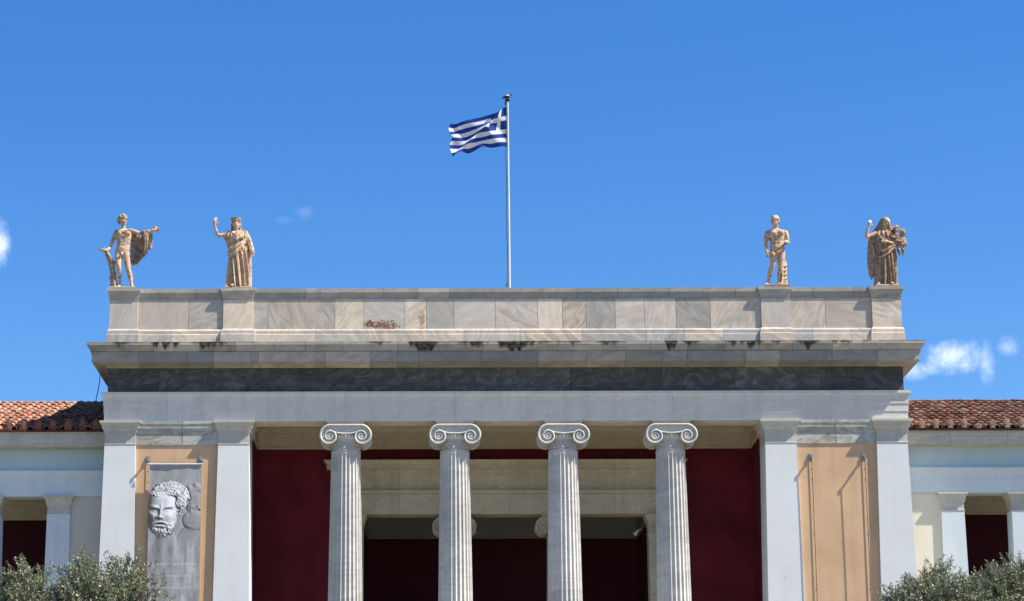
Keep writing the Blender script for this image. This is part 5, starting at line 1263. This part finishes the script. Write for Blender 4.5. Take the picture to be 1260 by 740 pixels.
# ------------------------------------------------------------------ olive trees
def olive(loc, blobs, H, seed, label, nshoot, trunk_h=1.9):
    """blobs: (x, y, z, rx, ry, rz) lobes of the crown in world space"""
    rg = random.Random(seed); rt_ = empty("olive_tree", loc); tag(rt_, label, "tree", "olive trees in front of the facade")
    lx, ly, lz = loc; q = MB()
    base = Vector(loc); fork = base + Vector((rg.uniform(-.2, .2), rg.uniform(-.2, .2), trunk_h))
    q.tube([base + Vector((0, 0, -.05)), base + Vector((.05, 0, .3)), base + Vector((-.06, .04, 1.0)), fork], [.34, .25, .2, .17], 12)
    for (bx, by, bz, rx, ry, rz) in blobs:
        c = Vector((bx, by, bz)); mid = fork.lerp(c, .5) + Vector((rg.uniform(-.3, .3), rg.uniform(-.3, .3), rg.uniform(0, .3)))
        q.tube([fork - Vector((0, 0, .1)), mid, c], [.12, .075, .03], 8)
        for _ in range(7):
            e = c + Vector((rg.gauss(0, .5) * rx, rg.gauss(0, .5) * ry, rg.uniform(-.3, .75) * rz)); q.tube([mid.lerp(c, .6), (mid.lerp(c, .6) + e) / 2 + Vector((0, 0, .1)), e], [.03, .02, .008], 6)
    q.build("trunk", M['bark'], rt_, smooth=50)
    V = []; Fc = []; T = []; tw = MB()
    for (bx, by, bz, rx, ry, rz) in blobs:
        vol = rx * ry * rz; ns_ = int(nshoot * rx * ry)
        for s_ in range(ns_):
            while True:
                v = Vector((rg.uniform(-1, 1), rg.uniform(-1, 1), rg.uniform(-1, 1)))
                if .30 < v.length < 1: break
            if mnoise.noise((bx + v.x * rx * 1.6, by + v.y * ry * 1.6, bz + v.z * rz * 1.6)) < -.28: continue
            p = Vector((bx + v.x * rx, by + v.y * ry, bz + v.z * rz))
            d = (Vector((v.x * .8, v.y * .8, v.z * .6 + .75)) + Vector((rg.gauss(0, .45), rg.gauss(0, .45), rg.gauss(0, .35)))).normalized()
            L = rg.uniform(.16, .46); nl = int(L / .0145); p1 = p + d * L * .55 + Vector((0, 0, -.01)); p2 = p + d * L + Vector((rg.gauss(0, .04), rg.gauss(0, .04), -.05))
            if v.length > .7: tw.tube([p, p1, p2], [.006, .004, .002], 4)
            br = rg.uniform(-.15, .2)
            side = d.cross(Vector((0, 0, 1))); side = side.normalized() if side.length > .1 else Vector((1, 0, 0)); up = side.cross(d)
            for k in range(nl):
                f_ = k / nl; c = p.lerp(p2, f_); a = k * 2.4 + rg.uniform(-.5, .5)
                o_ = side * math.cos(a) + up * math.sin(a); ld = (d * .75 + o_ * .9 + Vector((0, 0, rg.uniform(-.3, .25)))).normalized()
                ll = rg.uniform(.050, .085) * (1.1 - .35 * f_); wv = ld.cross(Vector((rg.gauss(0, 1), rg.gauss(0, 1), rg.gauss(0, 1)))).normalized() * ll * .19
                n0 = len(V); V += [c, c + ld * ll * .5 + wv, c + ld * ll, c + ld * ll * .5 - wv]; Fc.append((n0, n0 + 1, n0 + 2, n0 + 3)); T.append(min(1, max(0, rg.gauss(.5 + br, .22))))
    me = bpy.data.meshes.new("crown"); me.from_pydata([tuple(v - Vector(loc)) for v in V], [], Fc); me.update()
    ca = me.color_attributes.new('tint', 'FLOAT_COLOR', 'CORNER'); tt = np.repeat(np.array(T, dtype=np.float32), 4); arr = np.ones((len(tt), 4), dtype=np.float32); arr[:, 0] = tt; arr[:, 1] = tt
    ca.data.foreach_set('color', arr.ravel()); me.materials.append(M['leaf'])
    o = bpy.data.objects.new("crown", me); col.objects.link(o); o.parent = rt_
    tw.build("twigs", M['bark'], rt_)
    return len(Fc)
YT = -23.5
sc_t = DIST + YT
def tb(px, py, dy, rx, rz):
    """crown lobe whose top is seen at (px,py)"""
    x, z = W(px, py, YT + dy); return (x, YT + dy, z - rz - .10, rx, rx, rz)
def place(px): return (W(px, 740, YT)[0], YT, 0)
olive(place(28), [tb(30, 692, 0, .34, .5), tb(12, 703, .2, .36, .55), tb(44, 702, -.1, .28, .5), tb(25, 722, -.4, .52, .7), tb(-20, 716, .2, .6, .7), tb(26, 752, 0, .75, .8)], 6, 11, "olive tree with rounded crown before the dark left gallery opening", 1000)
olive(place(103), [tb(103, 680, 0, .20, .45), tb(95, 694, .1, .30, .5), tb(112, 698, -.2, .30, .5), tb(80, 712, .2, .28, .5), tb(101, 716, -.2, .48, .7), tb(72, 738, .1, .4, .6), tb(103, 752, 0, .7, .8)], 6, 12, "olive tree with a narrow pointed top between two others, below the shaded cream wall", 1000)
olive(place(165), [tb(151, 681, 0, .22, .45), tb(164, 684, -.1, .26, .5), tb(143, 700, .1, .28, .5), tb(180, 698, -.1, .30, .5), tb(162, 708, -.3, .52, .7), tb(195, 720, .1, .34, .6), tb(165, 748, 0, .8, .8)], 6, 13, "olive tree overlapping the foot of the grey banner", 1000)
olive(place(1165), [tb(1151, 689, 0, .22, .4), tb(1141, 703, .1, .36, .45), tb(1172, 704, -.1, .4, .5), tb(1107, 722, .1, .34, .45), tb(1125, 714, -.1, .42, .5), tb(1192, 708, .2, .42, .5), tb(1160, 719, -.3, .9, .7), tb(1102, 742, .1, .5, .6), tb(1165, 765, 0, 1.2, .8)], 6, 14, "broad olive tree in front of the cream wall panel", 1000)
olive(place(1245), [tb(1219, 699, 0, .34, .45), tb(1250, 686, .1, .3, .45), tb(1238, 697, -.1, .36, .5), tb(1266, 692, .1, .4, .5), tb(1232, 716, -.2, .7, .7), tb(1262, 722, .2, .7, .7), tb(1245, 760, 0, 1.1, .8)], 6, 15, "olive tree at the picture edge before the outer gallery pier", 1000)
